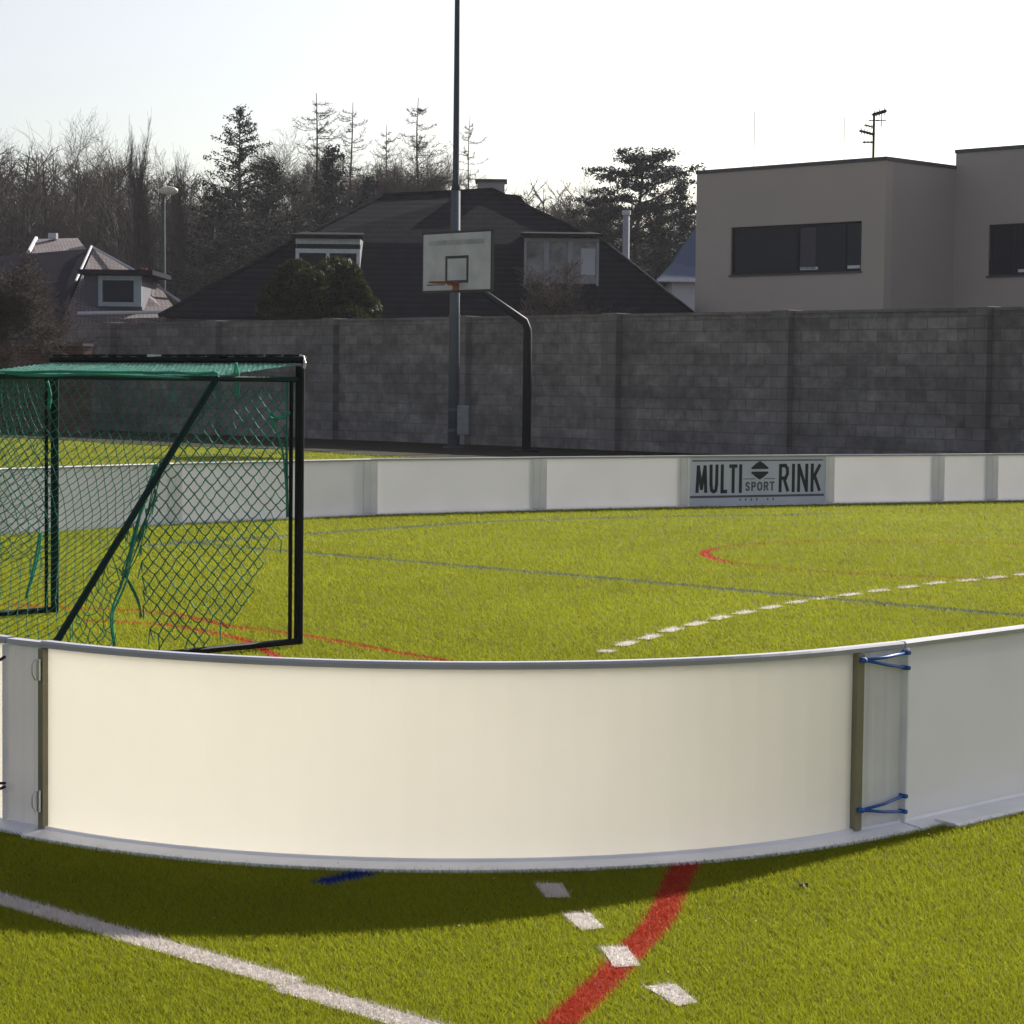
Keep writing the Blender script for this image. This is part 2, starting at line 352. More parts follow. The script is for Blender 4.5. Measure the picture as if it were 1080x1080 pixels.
redp = smoothline(G([(745, 890), (720, 921), (705, 955), (690, 980), (665, 1007), (645, 1030), (620, 1055), (592, 1081), (560, 1107), (520, 1138)]))
MARK.append(('red_line', 'red', 'curved red line running out from under the near boards', strip(redp, 0.075)))
MARK.append(('blue_line', 'blue', 'short blue line end showing under the near boards', strip([gnd(338, 934), gnd(390, 922)], 0.07)))
for i, q in enumerate(([(564, 934), (593, 934), (602, 949), (576, 949)], [(593, 966), (622, 965), (638, 981), (614, 984)],
          [(633, 1001), (661, 1001), (676, 1021), (648, 1023)], [(680, 1043), (712, 1040), (736, 1060), (715, 1064)])):
    MARK.append(('white_dash', 'white', ['white dash nearest the near boards, in their shadow', 'second white dash at the shadow edge', 'white dash crossing the red line', 'white dash nearest the bottom edge right of the red line'][i], poly(q)))
dc = G([(640, 688), (661, 680), (686, 673), (708.5, 665.5), (734, 659), (759.5, 652.6), (786, 647), (813, 641.5), (840, 636), (868, 632), (897, 628), (927, 624), (958, 620), (987, 616), (1021, 613), (1051, 610), (1080, 606.5), (1108, 604)])
for i, c in enumerate(dc[:-1]):
    d = dc[min(i + 1, len(dc) - 1)] - dc[max(i - 1, 0)]
    MARK.append(('white_dash', 'white', None, dash(c, d, d.length / 2 * 0.62, 0.075)))
MARK.append(('blue_line', 'slate', 'straight blue grey line across the middle of the rink', strip([gnd(180, 572), gnd(600, 607.5), gnd(1080, 651), gnd(1400, 681)], 0.10)))
MARK.append(('blue_line', 'slate', 'faint blue grey line near the far boards', strip(smoothline(G([(150, 577), (330, 564), (430, 557), (530, 551), (700, 546), (890, 543)])), 0.12)))
cc = Vector((3.32, 17.3))
arc = [Vector((cc.x + 1.84 * math.cos(t), cc.y + 1.84 * math.sin(t))) for t in np.linspace(R(60), R(300), 60)]
MARK.append(('red_line', 'orange', 'faint worn orange red circle line in the far half', strip(arc, 0.06)))
arc2 = [Vector((cc.x + 1.84 * math.cos(t), cc.y + 1.84 * math.sin(t))) for t in np.linspace(R(160), R(200), 12)]
MARK.append(('red_line', 'red', 'fresh red piece at the left end of the faint circle', strip(arc2, 0.085)))
MARK.append(('red_line', 'red', 'red line running past the near post of the goal', strip(smoothline(G([(-40, 637), (63, 642), (176, 648), (239, 661), (302, 669), (340, 675), (445, 694), (600, 722)])), 0.055)))
MARK.append(('red_line', 'red', 'second red line under the goal frame', strip(smoothline(G([(88, 656), (157, 659), (202, 665), (252, 675), (283, 689), (320, 712)])), 0.055)))

def inside(poly_, P):
    x, y = P[:, 0], P[:, 1]; c = np.zeros(len(P), bool); n = len(poly_)
    for i in range(n):
        x1, y1 = poly_[i]; x2, y2 = poly_[(i + 1) % n]
        cnd = ((y1 > y) != (y2 > y)); den = (y2 - y1) if abs(y2 - y1) > 1e-12 else 1e-12
        c ^= cnd & (x < (x2 - x1) * (y - y1) / den + x1)
    return c
# blade roots, denser near the photographer
def roots(n, y0, y1, pw):
    u = rng.uniform(0, 1, n); y = (y0 ** (1 - pw) + u * (y1 ** (1 - pw) - y0 ** (1 - pw))) ** (1 / (1 - pw))
    e1 = 0.240 * y + 0.5; e2 = 0.36 * y + 2.6; x = rng.uniform(-1, 1, n) * e2
    keep = rng.uniform(0, 1, n) < np.clip((e2 - np.abs(x)) / (e2 - e1), 0, 1) ** 1.3
    keep &= rng.uniform(0, 1, n) < np.clip((y - y0) / .9 + .15, 0, 1)
    return np.stack([x, y], 1)[keep]
P = roots(3900000, 3.6, 56.0, 1.7)
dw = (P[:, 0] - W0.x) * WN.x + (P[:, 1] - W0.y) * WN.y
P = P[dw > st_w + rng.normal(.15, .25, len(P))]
jit = P + rng.normal(0, 0.006, P.shape)
cls = np.full(len(P), -1)
for i, (nm, ck, lb, ps) in enumerate(MARK):
    allv = np.array([[v[0], v[1]] for q in ps for v in q]); lo = allv.min(0) - .02; hi = allv.max(0) + .02
    idx = np.where((jit[:, 0] > lo[0]) & (jit[:, 0] < hi[0]) & (jit[:, 1] > lo[1]) & (jit[:, 1] < hi[1]))[0]
    if not len(idx): continue
    m_ = np.zeros(len(idx), bool)
    for q in ps: m_ |= inside([(v[0], v[1]) for v in q], jit[idx])
    cls[idx[m_]] = i
def hs(P): s = np.clip(P[:, 1] / 6.0, 0.8, 8.0); return (0.011 + 0.007 * rng.uniform(0, 1, len(P))) * s ** 0.35, 0.0025 * s ** 0.72
def tone(P):
    big = np.sin(P[:, 0] * 1.3 + 2 * np.sin(P[:, 1] * 0.7)) * np.cos(P[:, 1] * 0.9 + P[:, 0] * .4)
    brush = np.sin((P[:, 0] * .7 + P[:, 1] * .7) * 2.1 + np.sin(P[:, 0] * 3.1) * .8) * .035 + np.sin(P[:, 0] * 7.3 + P[:, 1] * 2.2) * np.sin(P[:, 1] * 5.1 - P[:, 0] * 3.3) * .05
    return np.clip(1 + 0.06 * big + brush + rng.normal(0, 1, len(P)) * 0.16 * np.clip(8 / P[:, 1], .35, 1), 0.45, 1.7)
sel = cls < 0
h, wd = hs(P[sel]); tag(blades('turf_blades', P[sel], h, wd, M_BLADE, 0.9, tone(P[sel])), kind='stuff', label='short yellow green plastic grass blades of the pitch', cat='grass')
cnt = 0
for i, (nm, ck, lb, ps) in enumerate(MARK):
    mb = MB()
    zz = 0.004 if nm != 'red_line' else 0.003
    if nm == 'white_dash': zz = 0.006
    if nm == 'blue_line': zz = 0.002
    if 'fresh' in (lb or ''): zz = 0.005
    vs = []
    for q in ps: mb.quad(*[(v[0], v[1], zz) for v in q])
    o = mb.build(nm, LM[ck][0], recalc=False)
    if lb is None:
        cnt += 1
        tag(o, 'white dash in the curved dashed line inside the rink', 'marking', group='white dashes of the curved line inside the rink', kind='structure')
    else: tag(o, lb, 'marking', kind='structure')
    s2 = cls == i
    if s2.sum() > 3:
        h, wd = hs(P[s2]); b = blades('painted_blades', P[s2], h, wd, LM[ck][1], 0.8, tone(P[s2]) * 1.0, o)

# ------------------------------------------------------------------ rink boards
HB = 0.555
def board(label, path, out, m_panel, plate=None, group='white boards of the rink', straps=None, post=0.045, name='rink_board', pl=None, pr=None, fs=0.0, postmat=None, fw_=0.092):
    pl = post if pl is None else pl; pr = post if pr is None else pr
    root = thing(name, label, 'rink board', (path[0][0], path[0][1], 0), group)
    mb = MB(); mb.loft(path, [(0, .016), (0, HB - .020), (.012, HB - .020), (.012, .016)], out)
    part(mb, 'panel', m_panel, root)
    def cut(pts, a, b):   # sub-path between arclengths
        pts = [Vector((p[0], p[1])) for p in pts]; ls = [0]
        for i in range(1, len(pts)): ls.append(ls[-1] + (pts[i] - pts[i - 1]).length)
        tot = ls[-1]
        if b < 0: b = tot + b
        if a < 0: a = tot + a
        def pt(s):
            if s <= 0: return pts[0] + (pts[0] - pts[1]).normalized() * -s
            if s >= tot: return pts[-1] + (pts[-1] - pts[-2]).normalized() * (s - tot)
            for i in range(1, len(ls)):
                if ls[i] >= s: return pts[i - 1].lerp(pts[i], (s - ls[i - 1]) / (ls[i] - ls[i - 1]))
        return [pt(a)] + [pts[i] for i in range(len(pts)) if a < ls[i] < b] + [pt(b)], pt, tot
    full, pt, tot = cut(path, 0, 1e9) if False else (None, None, None)
    _, pt, tot = cut(path, 0, -1e-6)
    ext = (plate or 0)
    rp = [pt(-pl)] + [Vector(p[:2]) for p in path] + [pt(tot + pr + ext)]; fp = [pt(fs)] + [Vector(p[:2]) for p in path][1:] + [pt(tot + pr + ext)] if fs else rp
    mb = MB(); mb.loft(rp, [(-.012, HB - .020), (-.016, HB - .007), (-.010, HB), (.018, HB), (.023, HB - .006), (.021, HB - .019)], out)
    part(mb, 'top_rail', M_RAIL, root)
    mb = MB(); mb.loft(fp, [(-.002, .003), (-.002, .014), (.016, .027), (.020, .026), (.026, .019), (fw_, .012), (fw_ + .003, .003)], out)
    part(mb, 'base_flange', M_FLANGE, root)
    for a, b in ((-pl, -.002), (tot + .002, tot + pr)):
        mb = MB(); mb.loft([pt(a), pt(b)], [(-.004, .031), (-.004, HB - .021), (.030, HB - .021), (.030, .021)], out)
        part(mb, 'end_post', postmat or M_POST, root)
    if plate:
        a = tot + pr + .001; b = a + plate
        mb = MB(); n = 14
        prof = [.0125 + (.004 if (i in (3, 4, 9, 10)) else 0) for i in range(n + 1)]
        P_ = [pt(a + (b - a) * i / n) for i in range(n + 1)]
        d = (P_[-1] - P_[0]).normalized(); nn = Vector((d.y, -d.x)) * out
        vs = []
        for p, o_ in zip(P_, prof):
            for oo, z in ((o_, .014), (o_, HB - .021), (o_ - .012, HB - .021), (o_ - .012, .014)): vs.append((p.x + nn.x * oo, p.y + nn.y * oo, z))
        fs = []
        for i in range(n):
            for k in range(4): fs.append((i * 4 + k, (i + 1) * 4 + k, (i + 1) * 4 + (k + 1) % 4, i * 4 + (k + 1) % 4))
        fs += [(0, 1, 2, 3), tuple(n * 4 + k for k in (3, 2, 1, 0))]
        mb.add(vs, fs); part(mb, 'joint_plate', M_PLATE, root)
        mb = MB(); mb.loft([pt(a), pt(b)], [(fw_ + .003, .002), (fw_ + .003, .007), (fw_ + .05, .005), (fw_ + .05, .002)], out) if fw_ > .2 else None
    return root, pt, tot
C0 = Vector((-.2205, 7.806)); R0 = 1.757
def carc(t): return (C0.x + R0 * math.cos(R(t)), C0.y + R0 * math.sin(R(t)))
# corner piece of the near boards
arcp = [carc(t) for t in np.linspace(-128, -47, 28)]
near, npt, ntot = board('near curved corner board with a large cream backlit panel', arcp, 1, M_PANEL, plate=0.188, group=None, pl=.022, pr=.031)
# right neighbour
d2 = Vector((math.cos(R(46)), math.sin(R(46))))
s2 = npt(ntot + .031 + .190 + .002)
p2 = [s2 + d2 * t for t in np.linspace(0.014, 2.014, 6)]
b2, pt2, tot2 = board('straight white board running off right from the near curved board', [tuple(p) for p in p2], 1, M_PANELF, plate=0.15, group=None, pl=.010, pr=.02, fw_=0.088, postmat=M_FLANGE)
mb = MB(); mb.loft([pt2(.10), pt2(1.0), pt2(tot2)], [(.060, .004), (.060, .021), (.130, .016), (.145, .010), (.145, .004)], 1); part(mb, 'floor_plate', M_FLANGE, b2)
p3 = [s2 + d2 * t for t in np.linspace(2.26, 4.26, 6)]
# left neighbour
s0 = npt(-.022 - .146); d0 = Vector((-.775, .632))
p0 = [s0 + d0 * t for t in np.linspace(2.0, 0.006, 6)]
b0_, pt0, tot0 = board('white board at the left picture edge beside the near curved board', [tuple(p) for p in p0], 1, M_PANEL, plate=None, group=None, pl=.018, pr=.003, postmat=M_FLANGE)
# joint plate of the left joint belongs to the left board
mb = MB(); a = tot0 + .019; n = 14; vs = []; fs = []
Pq = [npt(-.024 - .142 * (1 - i / n)) for i in range(n + 1)]
dd = (Pq[-1] - Pq[0]).normalized(); nn = Vector((dd.y, -dd.x))
for i, p in enumerate(Pq):
    o_ = .014 + (.004 if i in (4, 5, 6, 11) else 0)
    for oo, z in ((o_, .014), (o_, HB - .021), (o_ - .012, HB - .021), (o_ - .012, .014)): vs.append((p.x + nn.x * oo, p.y + nn.y * oo, z))
for i in range(n):
    for k in range(4): fs.append((i * 4 + k, (i + 1) * 4 + k, (i + 1) * 4 + (k + 1) % 4, i * 4 + (k + 1) % 4))
fs += [(0, 1, 2, 3), tuple(n * 4 + k for k in (3, 2, 1, 0))]
mb.add(vs, fs); part(mb, 'joint_plate', M_PLATE, b0_)
mb = MB(); mb.loft([Pq[0], Pq[-1]], [(-.013, HB - .019), (-.015, HB - .004), (.020, HB - .004), (.021, HB - .018)], 1); part(mb, 'top_rail', M_RAIL, b0_)
mb = MB(); mb.loft([Pq[0] , Pq[-1]], [(-.001, .004), (-.001, .013), (.016, .026), (.07, .016), (.078, .004)], 1); part(mb, 'base_flange', M_FLANGE, b0_)
# latches on the near board's left post
pc = npt(-.012); tn = Vector((math.cos(R(-38)), math.sin(R(-38)))); no = Vector((tn.y, -tn.x))
for z0 in (.475, .10):
    mb = MB(); c = pc + no * .036
    mb.box((c.x, c.y, z0),   .012, .008, .062, (tn.x, tn.y, 0), (no.x, no.y, 0))
    c = pc + no * .046; mb.tube([(c.x, c.y, z0 - .028), (c.x + no.x * .012, c.y + no.y * .012, z0 - .01), (c.x + no.x * .012, c.y + no.y * .012, z0 + .015), (c.x, c.y, z0 + .03)], .004, 6)
    bevel(part(mb, 'latch', M_ZINC, near), .003)
# elastic straps at the right joint: V from the post to two knobs
pl = npt(ntot + .014); tr_ = Vector((math.cos(R(43)), math.sin(R(43)))); nr = Vector((tr_.y, -tr_.x)); pr_ = npt(ntot + .031 + .190 + .004)
for zl, za, zb in ((.517, .523, .478), (.082, .098, .052)):
    mb = MB(); L0 = pl + nr * .040
    for zr in (za, zb):
        Rr = pr_ + nr * .024; mid = (L0 + Rr) / 2
        mb.tube([(L0.x, L0.y, zl), (mid.x + nr.x * .006, mid.y + nr.y * .006, (zl + zr) / 2 - .002), (Rr.x, Rr.y, zr)], .0048, 7)
    mb.tube([(L0.x - nr.x * .012, L0.y - nr.y * .012, zl), (L0.x + nr.x * .008, L0.y + nr.y * .008, zl)], .0075, 8)
    st = part(mb, 'strap', M_STRAP, near, smooth=True)
    for zr in (za, zb):
        mb = MB(); Rr = pr_ + nr * .008; mb.tube([(Rr.x, Rr.y, zr), (Rr.x + nr.x * .030, Rr.y + nr.y * .030, zr)], .0065, 8); sub(mb, 'knob', M_STRAP, st, near)
# dark cords at the left joint
Lp = pt0(tot0 - .06); Lq = pt0(tot0 + .02); nl = Vector((d0.y, -d0.x)) * -1
nl = nl if nl.y < 0 else -nl
for zl, zr in ((.44, .50), (.07, .125), (.10, .135)):
    mb = MB(); a_ = Lp + nl * .03; b_ = Lq + nl * .035
    mb.tube([(a_.x, a_.y, zl), ((a_.x + b_.x) / 2, (a_.y + b_.y) / 2, (zl + zr) / 2 + .012), (b_.x, b_.y, zr)], .0045, 6)
    part(mb, 'cord', M_CORD, b0_, smooth=True)

# far boards: a gently curving line, joints where the photograph shows them
farpx = [(-190, 583), (0, 565), (184, 553.5), (390, 544), (569, 539), (724, 535.3), (873, 532.2), (989.5, 530.2), (1046, 529), (1190, 526.5)]
FJ = G(farpx)
fl = ['far white board at the left picture edge behind the goal', 'far white board behind the goal net between its far post and the diagonal bar', 'far white board just behind the near goal post',
      'far white board between the goal post and the basketball pole foot', 'far white board left of the lettered board', None, 'far white board right of the lettered board', 'short far white board, second from the right edge', 'far white board at the right picture edge']
SIGN = None
for i in range(len(FJ) - 1):
    a = FJ[i].xy; b = FJ[i + 1].xy; d = (b - a).normalized(); hp = 0.085 if i != 5 else 0.040
    path = [tuple(a + d * hp + (b - a - d * 2 * hp) * t) for t in (0, .5, 1)]
    if i == 5:
        r_, q_, tq = board('lettered grey board of the far boards reading MULTI SPORT RINK', path, -1, M_SIGN, plate=None, group=None, post=0.038, postmat=M_PLATE, name='sign_board')
        SIGN = (r_, a, b, d, path)
    else:
        board(fl[i], path, -1, M_PANELF, plate=None, group='white boards along the far side of the rink', post=0.083, postmat=M_PLATE)
    # inner face trim bands
# lettering on the sign board (built-in font turned into mesh)
root, a, b, d, path = SIGN
Lp0 = Vector(path[0]); wlen = (Vector(path[-1]) - Lp0).length
nin = Vector((d.y, -d.x, 0)); dx = Vector((d.x, d.y, 0))
GLYPH = {'M': [[(0, 0), (.12, 1), (.5, .12), (.88, 1), (1, 0)]], 'U': [[(0, 1), (.02, .3), (.15, .05), (.5, .0), (.85, .05), (.98, .3), (1, 1)]], 'L': [[(.1, 1), (.1, .0), (1, .0)]],
         'T': [[(0, 1), (1, 1)], [(.5, 1), (.5, 0)]], 'I': [[(.5, 0), (.5, 1)]], 'R': [[(.05, 0), (.05, 1), (.65, 1), (.92, .88), (.95, .68), (.7, .5), (.05, .5)], [(.5, .5), (1, 0)]],
         'N': [[(0, 0), (0, 1), (1, 0), (1, 1)]], 'K': [[(.05, 0), (.05, 1)], [(1, 1), (.08, .42)], [(.35, .6), (1, 0)]], 'S': [[(.95, .85), (.6, 1), (.15, .93), (.05, .72), (.3, .56), (.75, .44), (.97, .25), (.8, .04), (.35, 0), (.02, .15)]],
         'P': [[(.05, 0), (.05, 1), (.7, 1), (.97, .87), (.97, .63), (.7, .47), (.05, .47)]], 'O': [[(.5, 0), (.12, .12), (0, .5), (.12, .88), (.5, 1), (.88, .88), (1, .5), (.88, .12), (.5, 0)]]}
def word(txt, widths, u0, u1, z0, z1, wd, m, name):
    mb = MB(); tot = sum(widths); gap = .22; sc = (u1 - u0) * wlen / (tot + gap * (len(txt) - 1)); x = u0 * wlen; k = 0
    o = Vector((Lp0.x, Lp0.y, 0)); h = z1 - z0
    for ch, w_ in zip(txt, widths):
        for st in GLYPH[ch]:
            pts = [(x + wd / 2 + a_ * max(w_ * sc - wd, 0), z0 + wd / 2 + b_ * (h - wd)) for a_, b_ in st]
            if w_ * sc <= wd * 1.2: pts = [(x + w_ * sc / 2, p[1]) for p in pts]
            for (xa, za), (xb, zb) in zip(pts[:-1], pts[1:]):
                dx_, dz_ = xb - xa, zb - za; l_ = math.hypot(dx_, dz_) or 1e-6; ux, uz = dx_ / l_, dz_ / l_; e = wd * .5 if abs(ux) < .02 or abs(uz) < .02 else wd * .28; k += 1; dep = .003 + (k % 7) * .0002
                a1 = (xa - ux * e, za - uz * e); b1 = (xb + ux * e, zb + uz * e); nx_, nz_ = -uz * wd / 2, ux * wd / 2
                c4 = [(a1[0] + nx_, a1[1] + nz_), (b1[0] + nx_, b1[1] + nz_), (b1[0] - nx_, b1[1] - nz_), (a1[0] - nx_, a1[1] - nz_)]
                f4 = [o + dx * p[0] + nin * dep + Vector((0, 0, p[1])) for p in c4]; k4 = [o + dx * p[0] + nin * .0005 + Vector((0, 0, p[1])) for p in c4]
                mb.add(f4 + k4, [(0, 1, 2, 3), (7, 6, 5, 4), (0, 4, 5, 1), (1, 5, 6, 2), (2, 6, 7, 3), (3, 7, 4, 0)])
        x += (w_ + gap) * sc
    return part(mb, name, m, root)
word('MULTI', (1.25, .95, .75, .85, .32), .04, .375, .145, .455, .038, M_INK, 'lettering')
word('RINK', (1.0, .32, 1.0, 1.0), .645, .965, .145, .455, .038, M_INK, 'lettering')
word('SPORT', (.85, .85, 1, .9, .85), .40, .615, .165, .265, .019, M_INKG, 'lettering')
def flatbox(u0, u1, z0, z1, m, name, dep=.003):
    mb = MB(); c = Vector((Lp0.x, Lp0.y, 0)) + dx * (u0 + u1) / 2 * wlen + nin * dep / 2
    mb.box((c.x, c.y, (z0 + z1) / 2), (u1 - u0) * wlen, dep, z1 - z0, dx, nin); return part(mb, name, m, root)
flatbox(.015, .98, .488, .502, M_INKG, 'stripe'); flatbox(.0, .99, .098, .122, M_INKG, 'stripe')
flatbox(.385, .47, .292, .300, M_INKG, 'stripe'); flatbox(.54, .62, .292, .300, M_INKG, 'stripe')
# round emblem: upper and lower dark segments split by a pale bar
for sg in (1, -1):
    mb = MB(); cu_, cz = .505, .388
    pts = [(cu_ * wlen + x, cz + sg * y) for x, y in ((.105, .014), (.115, .030), (.085, .048), (.045, .078), (.0, .100), (-.045, .078), (-.085, .048), (-.115, .030), (-.105, .014))]
    base = Vector((Lp0.x, Lp0.y, 0))
    f_ = [base + dx * p[0] + nin * .005 + Vector((0, 0, p[1])) for p in pts]; k_ = [base + dx * p[0] + nin * .001 + Vector((0, 0, p[1])) for p in pts]; n = len(f_)
    mb.add(f_ + k_, [tuple(range(n)), tuple(range(n, 2 * n))[::-1]] + [(i, (i + 1) % n, n + (i + 1) % n, n + i) for i in range(n)])
    part(mb, 'emblem', M_INK, root)
random.seed(5)
for k in range(20):
    u = .36 + k * .0135
    if k in (4, 12, 16): continue
    flatbox(u, u + .0095, .062, .062 + random.uniform(.016, .026), M_INKG, 'small_print', .002) if k % 3 == 0 else None

# ------------------------------------------------------------------ goal
GA = Vector((-1.038, 11.08, 0)); GB = Vector((-2.51, 12.47, 0)); GW = (GB - GA).normalized(); GD = Vector((-GW.y, GW.x, 0))
if GD.y > 0: GD = -GD
ZT = 1.405; ZS = 1.305
Pn = GA + GD * .52; Qn = GB + GD * .52; Rn = GA + GD * 1.50; Sn = GB + GD * 1.50
goal = thing('sports_goal', 'black framed sports goal with torn green net inside the rink', 'goal', GA)
def z(p, h): return Vector((p.x, p.y, h))
for p in (GA, GB):
    mb = MB(); mb.bar(z(p, 0.012), z(p, ZT - .035), .040, .040); o = part(mb, 'post', M_GOAL if p is GA else M_GREENBAR, goal); bevel(o, .004)
    mb = MB(); q = p + GD * .055; mb.tube([z(q, .03), z(q, ZS)], .010, 8); sub(mb, 'net_rod', M_GOAL, o, goal)
mb = MB(); mb.bar(z(GA - GW * .03, ZT - .004), z(GB + GW * .03, ZT - .004), .044, .034); cb = part(mb, 'crossbar', M_GOAL, goal); bevel(cb, .006)
for k in range(17):
    t = .04 + k * .058 + random.uniform(-.01, .01); p = GA.lerp(GB, t); mb = MB()
    mb.box(z(p, ZT + .016), .045, .066, .012, GW, GD); sub(mb, 'lacing', M_GOAL if k not in (9,) else M_VERGE, cb, goal)
mb = MB(); mb.tube([z(GA - GW * .030, ZT - .045), z(GA - GW * .036, ZT - .02), z(GA - GW * .022, ZT + .012), z(GA, ZT + .016)], .007, 8); sub(mb, 'corner_cap', M_ZINC, cb, goal)
for a, b in ((GA, Pn), (GB, Qn)):
    mb = MB(); mb.bar(z(a, ZS), z(b, ZS), .026, .026); part(mb, 'top_side_bar', M_GREENBAR, goal)
mb = MB(); mb.bar(z(Pn, ZS), z(Qn + GW * .0, ZS), .024, .024); part(mb, 'top_rear_bar', M_GREENBAR, goal)
for a, b in ((Pn, Rn), (Qn, Sn)):
    mb = MB(); mb.bar(z(a, ZS), z(b, .03), .028, .028); part(mb, 'diagonal_stay', M_GREENBAR, goal)
for a, b in ((GA, Rn), (GB, Sn)):
    mb = MB(); mb.bar(z(a, .028), z(b, .028), .036, .03); part(mb, 'ground_side_bar', M_GOAL, goal)
mb = MB(); mb.bar(z(Rn, .028), z(Sn, .028), .036, .03); part(mb, 'ground_rear_bar', M_GOAL, goal)

def net(name, fn, nu, nv, keep, m, r=.0033, jit=.012, diamond=True, seed=1):
    """fn(u,v) -> point, nodes on a staggered grid, threads along the diagonals"""
    rg = random.Random(seed); nodes = {}; mb = MB()
    for i in range(nu + 1):
        for j in range(nv + 1):
            if diamond and (i + j) % 2: continue
            u, v = i / nu, j / nv
            p = fn(u, v)
            if p is None or not keep(u, v, p): continue
            e = jit * .45 if 0 < i < nu and 0 < j < nv else jit * .2
            nodes[i, j] = p + Vector((rg.gauss(0, e), rg.gauss(0, e), rg.gauss(0, e)))
    steps = ((1, 1), (1, -1)) if diamond else ((1, 0), (0, 1))
    for (i, j), p in nodes.items():
        for di, dj in steps:
            q = nodes.get((i + di, j + dj))
            if q is not None:
                mid = (p + q) / 2 - Vector((0, 0, .004)); mb.tube([p, mid, q], r, 4, cap=False)
            elif rg.random() < .75 and 0 < i < nu and 0 < j < nv:      # loose torn end
                e = p + Vector((rg.uniform(-.02, .02), rg.uniform(-.02, .02), -rg.uniform(.03, .10))); mb.tube([p, e], r, 4, cap=False)
    return part(mb, name, m, goal, recalc=False)
def bil(a, b, c, d, sag=0, saz=0, nrm=Vector((0, 0, 0))):
    def f(u, v):
        p = a.lerp(b, u).lerp(d.lerp(c, u), v); k = math.sin(PI * u) * math.sin(PI * min(v, .999))
        return p + nrm * sag * k - Vector((0, 0, saz * k))
    return f
# near side net, hanging in the plane of the near post and torn away below
sidepoly = [(228, 402), (304, 400), (306, 540), (296, 552), (298, 570), (281, 578), (284, 596), (266, 604), (272, 622), (262, 640), (246, 650), (243, 666), (226, 662), (214, 690), (188, 676), (165, 694), (154, 652), (147, 612), (143, 575), (165, 495)]
foldpoly = [(228, 402), (167, 495), (146, 565), (132, 613), (120, 650), (121, 700), (40, 706)]
def in_px(polypx, p):
    q = p - Vector((0, 0, CAMH)); k = q.dot(fw); x = 540 + F * q.dot(rt) / k; y = 540 - F * q.dot(up) / k
    c = False; n = len(polypx)
    for i in range(n):
        x1, y1 = polypx[i]; x2, y2 = polypx[(i + 1) % n]
        if (y1 > y) != (y2 > y) and x < (x2 - x1) * (y - y1) / (y2 - y1) + x1: c = not c
    return c
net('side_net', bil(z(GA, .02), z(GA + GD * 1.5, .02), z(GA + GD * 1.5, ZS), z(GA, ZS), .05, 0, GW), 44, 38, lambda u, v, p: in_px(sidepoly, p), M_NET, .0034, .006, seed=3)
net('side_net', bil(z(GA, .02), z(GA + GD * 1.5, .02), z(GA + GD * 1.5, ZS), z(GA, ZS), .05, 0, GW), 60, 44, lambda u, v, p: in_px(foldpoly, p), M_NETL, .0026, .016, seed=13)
# far side net
net('side_net', bil(z(GB, .06), z(Sn, .06), z(Qn, ZS), z(GB, ZS), .06, .0, GW), 34, 40, lambda u, v, p: v > .18 or u > .45, M_NET, .0030, .006, seed=4)
# rear net between the stays, sagging a little
net('rear_net', bil(z(Rn, .05), z(Sn, .05), z(Qn, ZS), z(Pn, ZS), .16, .05, -GD), 46, 44, lambda u, v, p: True, M_NET, .0025, .006, seed=5)
# top net
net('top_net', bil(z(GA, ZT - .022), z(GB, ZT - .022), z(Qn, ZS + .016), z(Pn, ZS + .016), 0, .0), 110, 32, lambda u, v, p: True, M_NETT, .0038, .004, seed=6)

# bunched net and hem ropes
def rope(pxs, L0, L1, name='hem_rope', r=.007, m=M_NETL, n=3, spread=.02):
    mb = MB(); rg = random.Random(len(pxs) * 7 + int(pxs[0][0]))
    for k in range(n):
        pts = []
        for i, (x, y) in enumerate(pxs):
            t = i / (len(pxs) - 1); pl_ = GA + GD * 0 + GW * (L0 + (L1 - L0) * t)
            p = hit(x, y, pl_, GW); pts.append(p + Vector((rg.gauss(0, spread), rg.gauss(0, spread), rg.gauss(0, spread))))
        mb.tube(smoothline(pts, 4), r, 5)
    return part(mb, name, m, goal, smooth=True)
rope([(165, 492), (156, 520), (143, 560), (130, 613), (119, 647), (119, 682)], .03, .03, 'hem_rope', .0050, M_NETL, 3, .007)
rope([(170, 484), (158, 530), (140, 585), (131, 612)], .04, .04, 'bunched_net', .0030, M_NET, 5, .014)
rope([(128, 600), (136, 616), (146, 634), (148, 652)], .03, .03, 'hem_rope', .004, M_NET, 2, .006)
rope([(50, 404), (53, 415), (51, 432)], 1.98, 1.98, 'hem_rope', .008, M_NETL, 2, .004)
rope([(41, 562), (38, 590), (28, 632)], 1.98, 1.98, 'hem_rope', .007, M_NETL, 2, .006)
rope([(250, 384), (249, 398), (250, 418)], .0, .0, 'hem_rope', .006, M_NETL, 2, .008)
rope([(183, 412), (182, 424)], .5, .5, 'hem_rope', .005, M_NETL, 1, .004)
rope([(282, 436), (290, 441), (306, 436)], .0, .0, 'hem_rope', .006, M_NETL, 2, .005)
rope([(287, 442), (296, 470), (301, 500), (303, 545)], .0, .0, 'hem_rope', .005, M_NETL, 2, .005)
rope([(303, 398), (303, 470), (303, 545)], .0, .0, 'hem_rope', .004, M_NET, 2, .004)
rope([(6, 394), (40, 396), (100, 395), (225, 399), (300, 398)], .6, 0.0, 'hem_rope', .006, M_NET, 1, .002)
for (x, y, x2, y2) in ((60, 383, 300, 380),):
    pass
# hem along the rear top bar, sunlit brightness painted in its cord colour
mb = MB(); rg = random.Random(2)
for k in range(3):
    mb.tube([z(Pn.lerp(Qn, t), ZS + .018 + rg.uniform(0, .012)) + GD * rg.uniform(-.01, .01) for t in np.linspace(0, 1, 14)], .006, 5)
part(mb, 'hem_rope', M_NETL, goal, smooth=True)

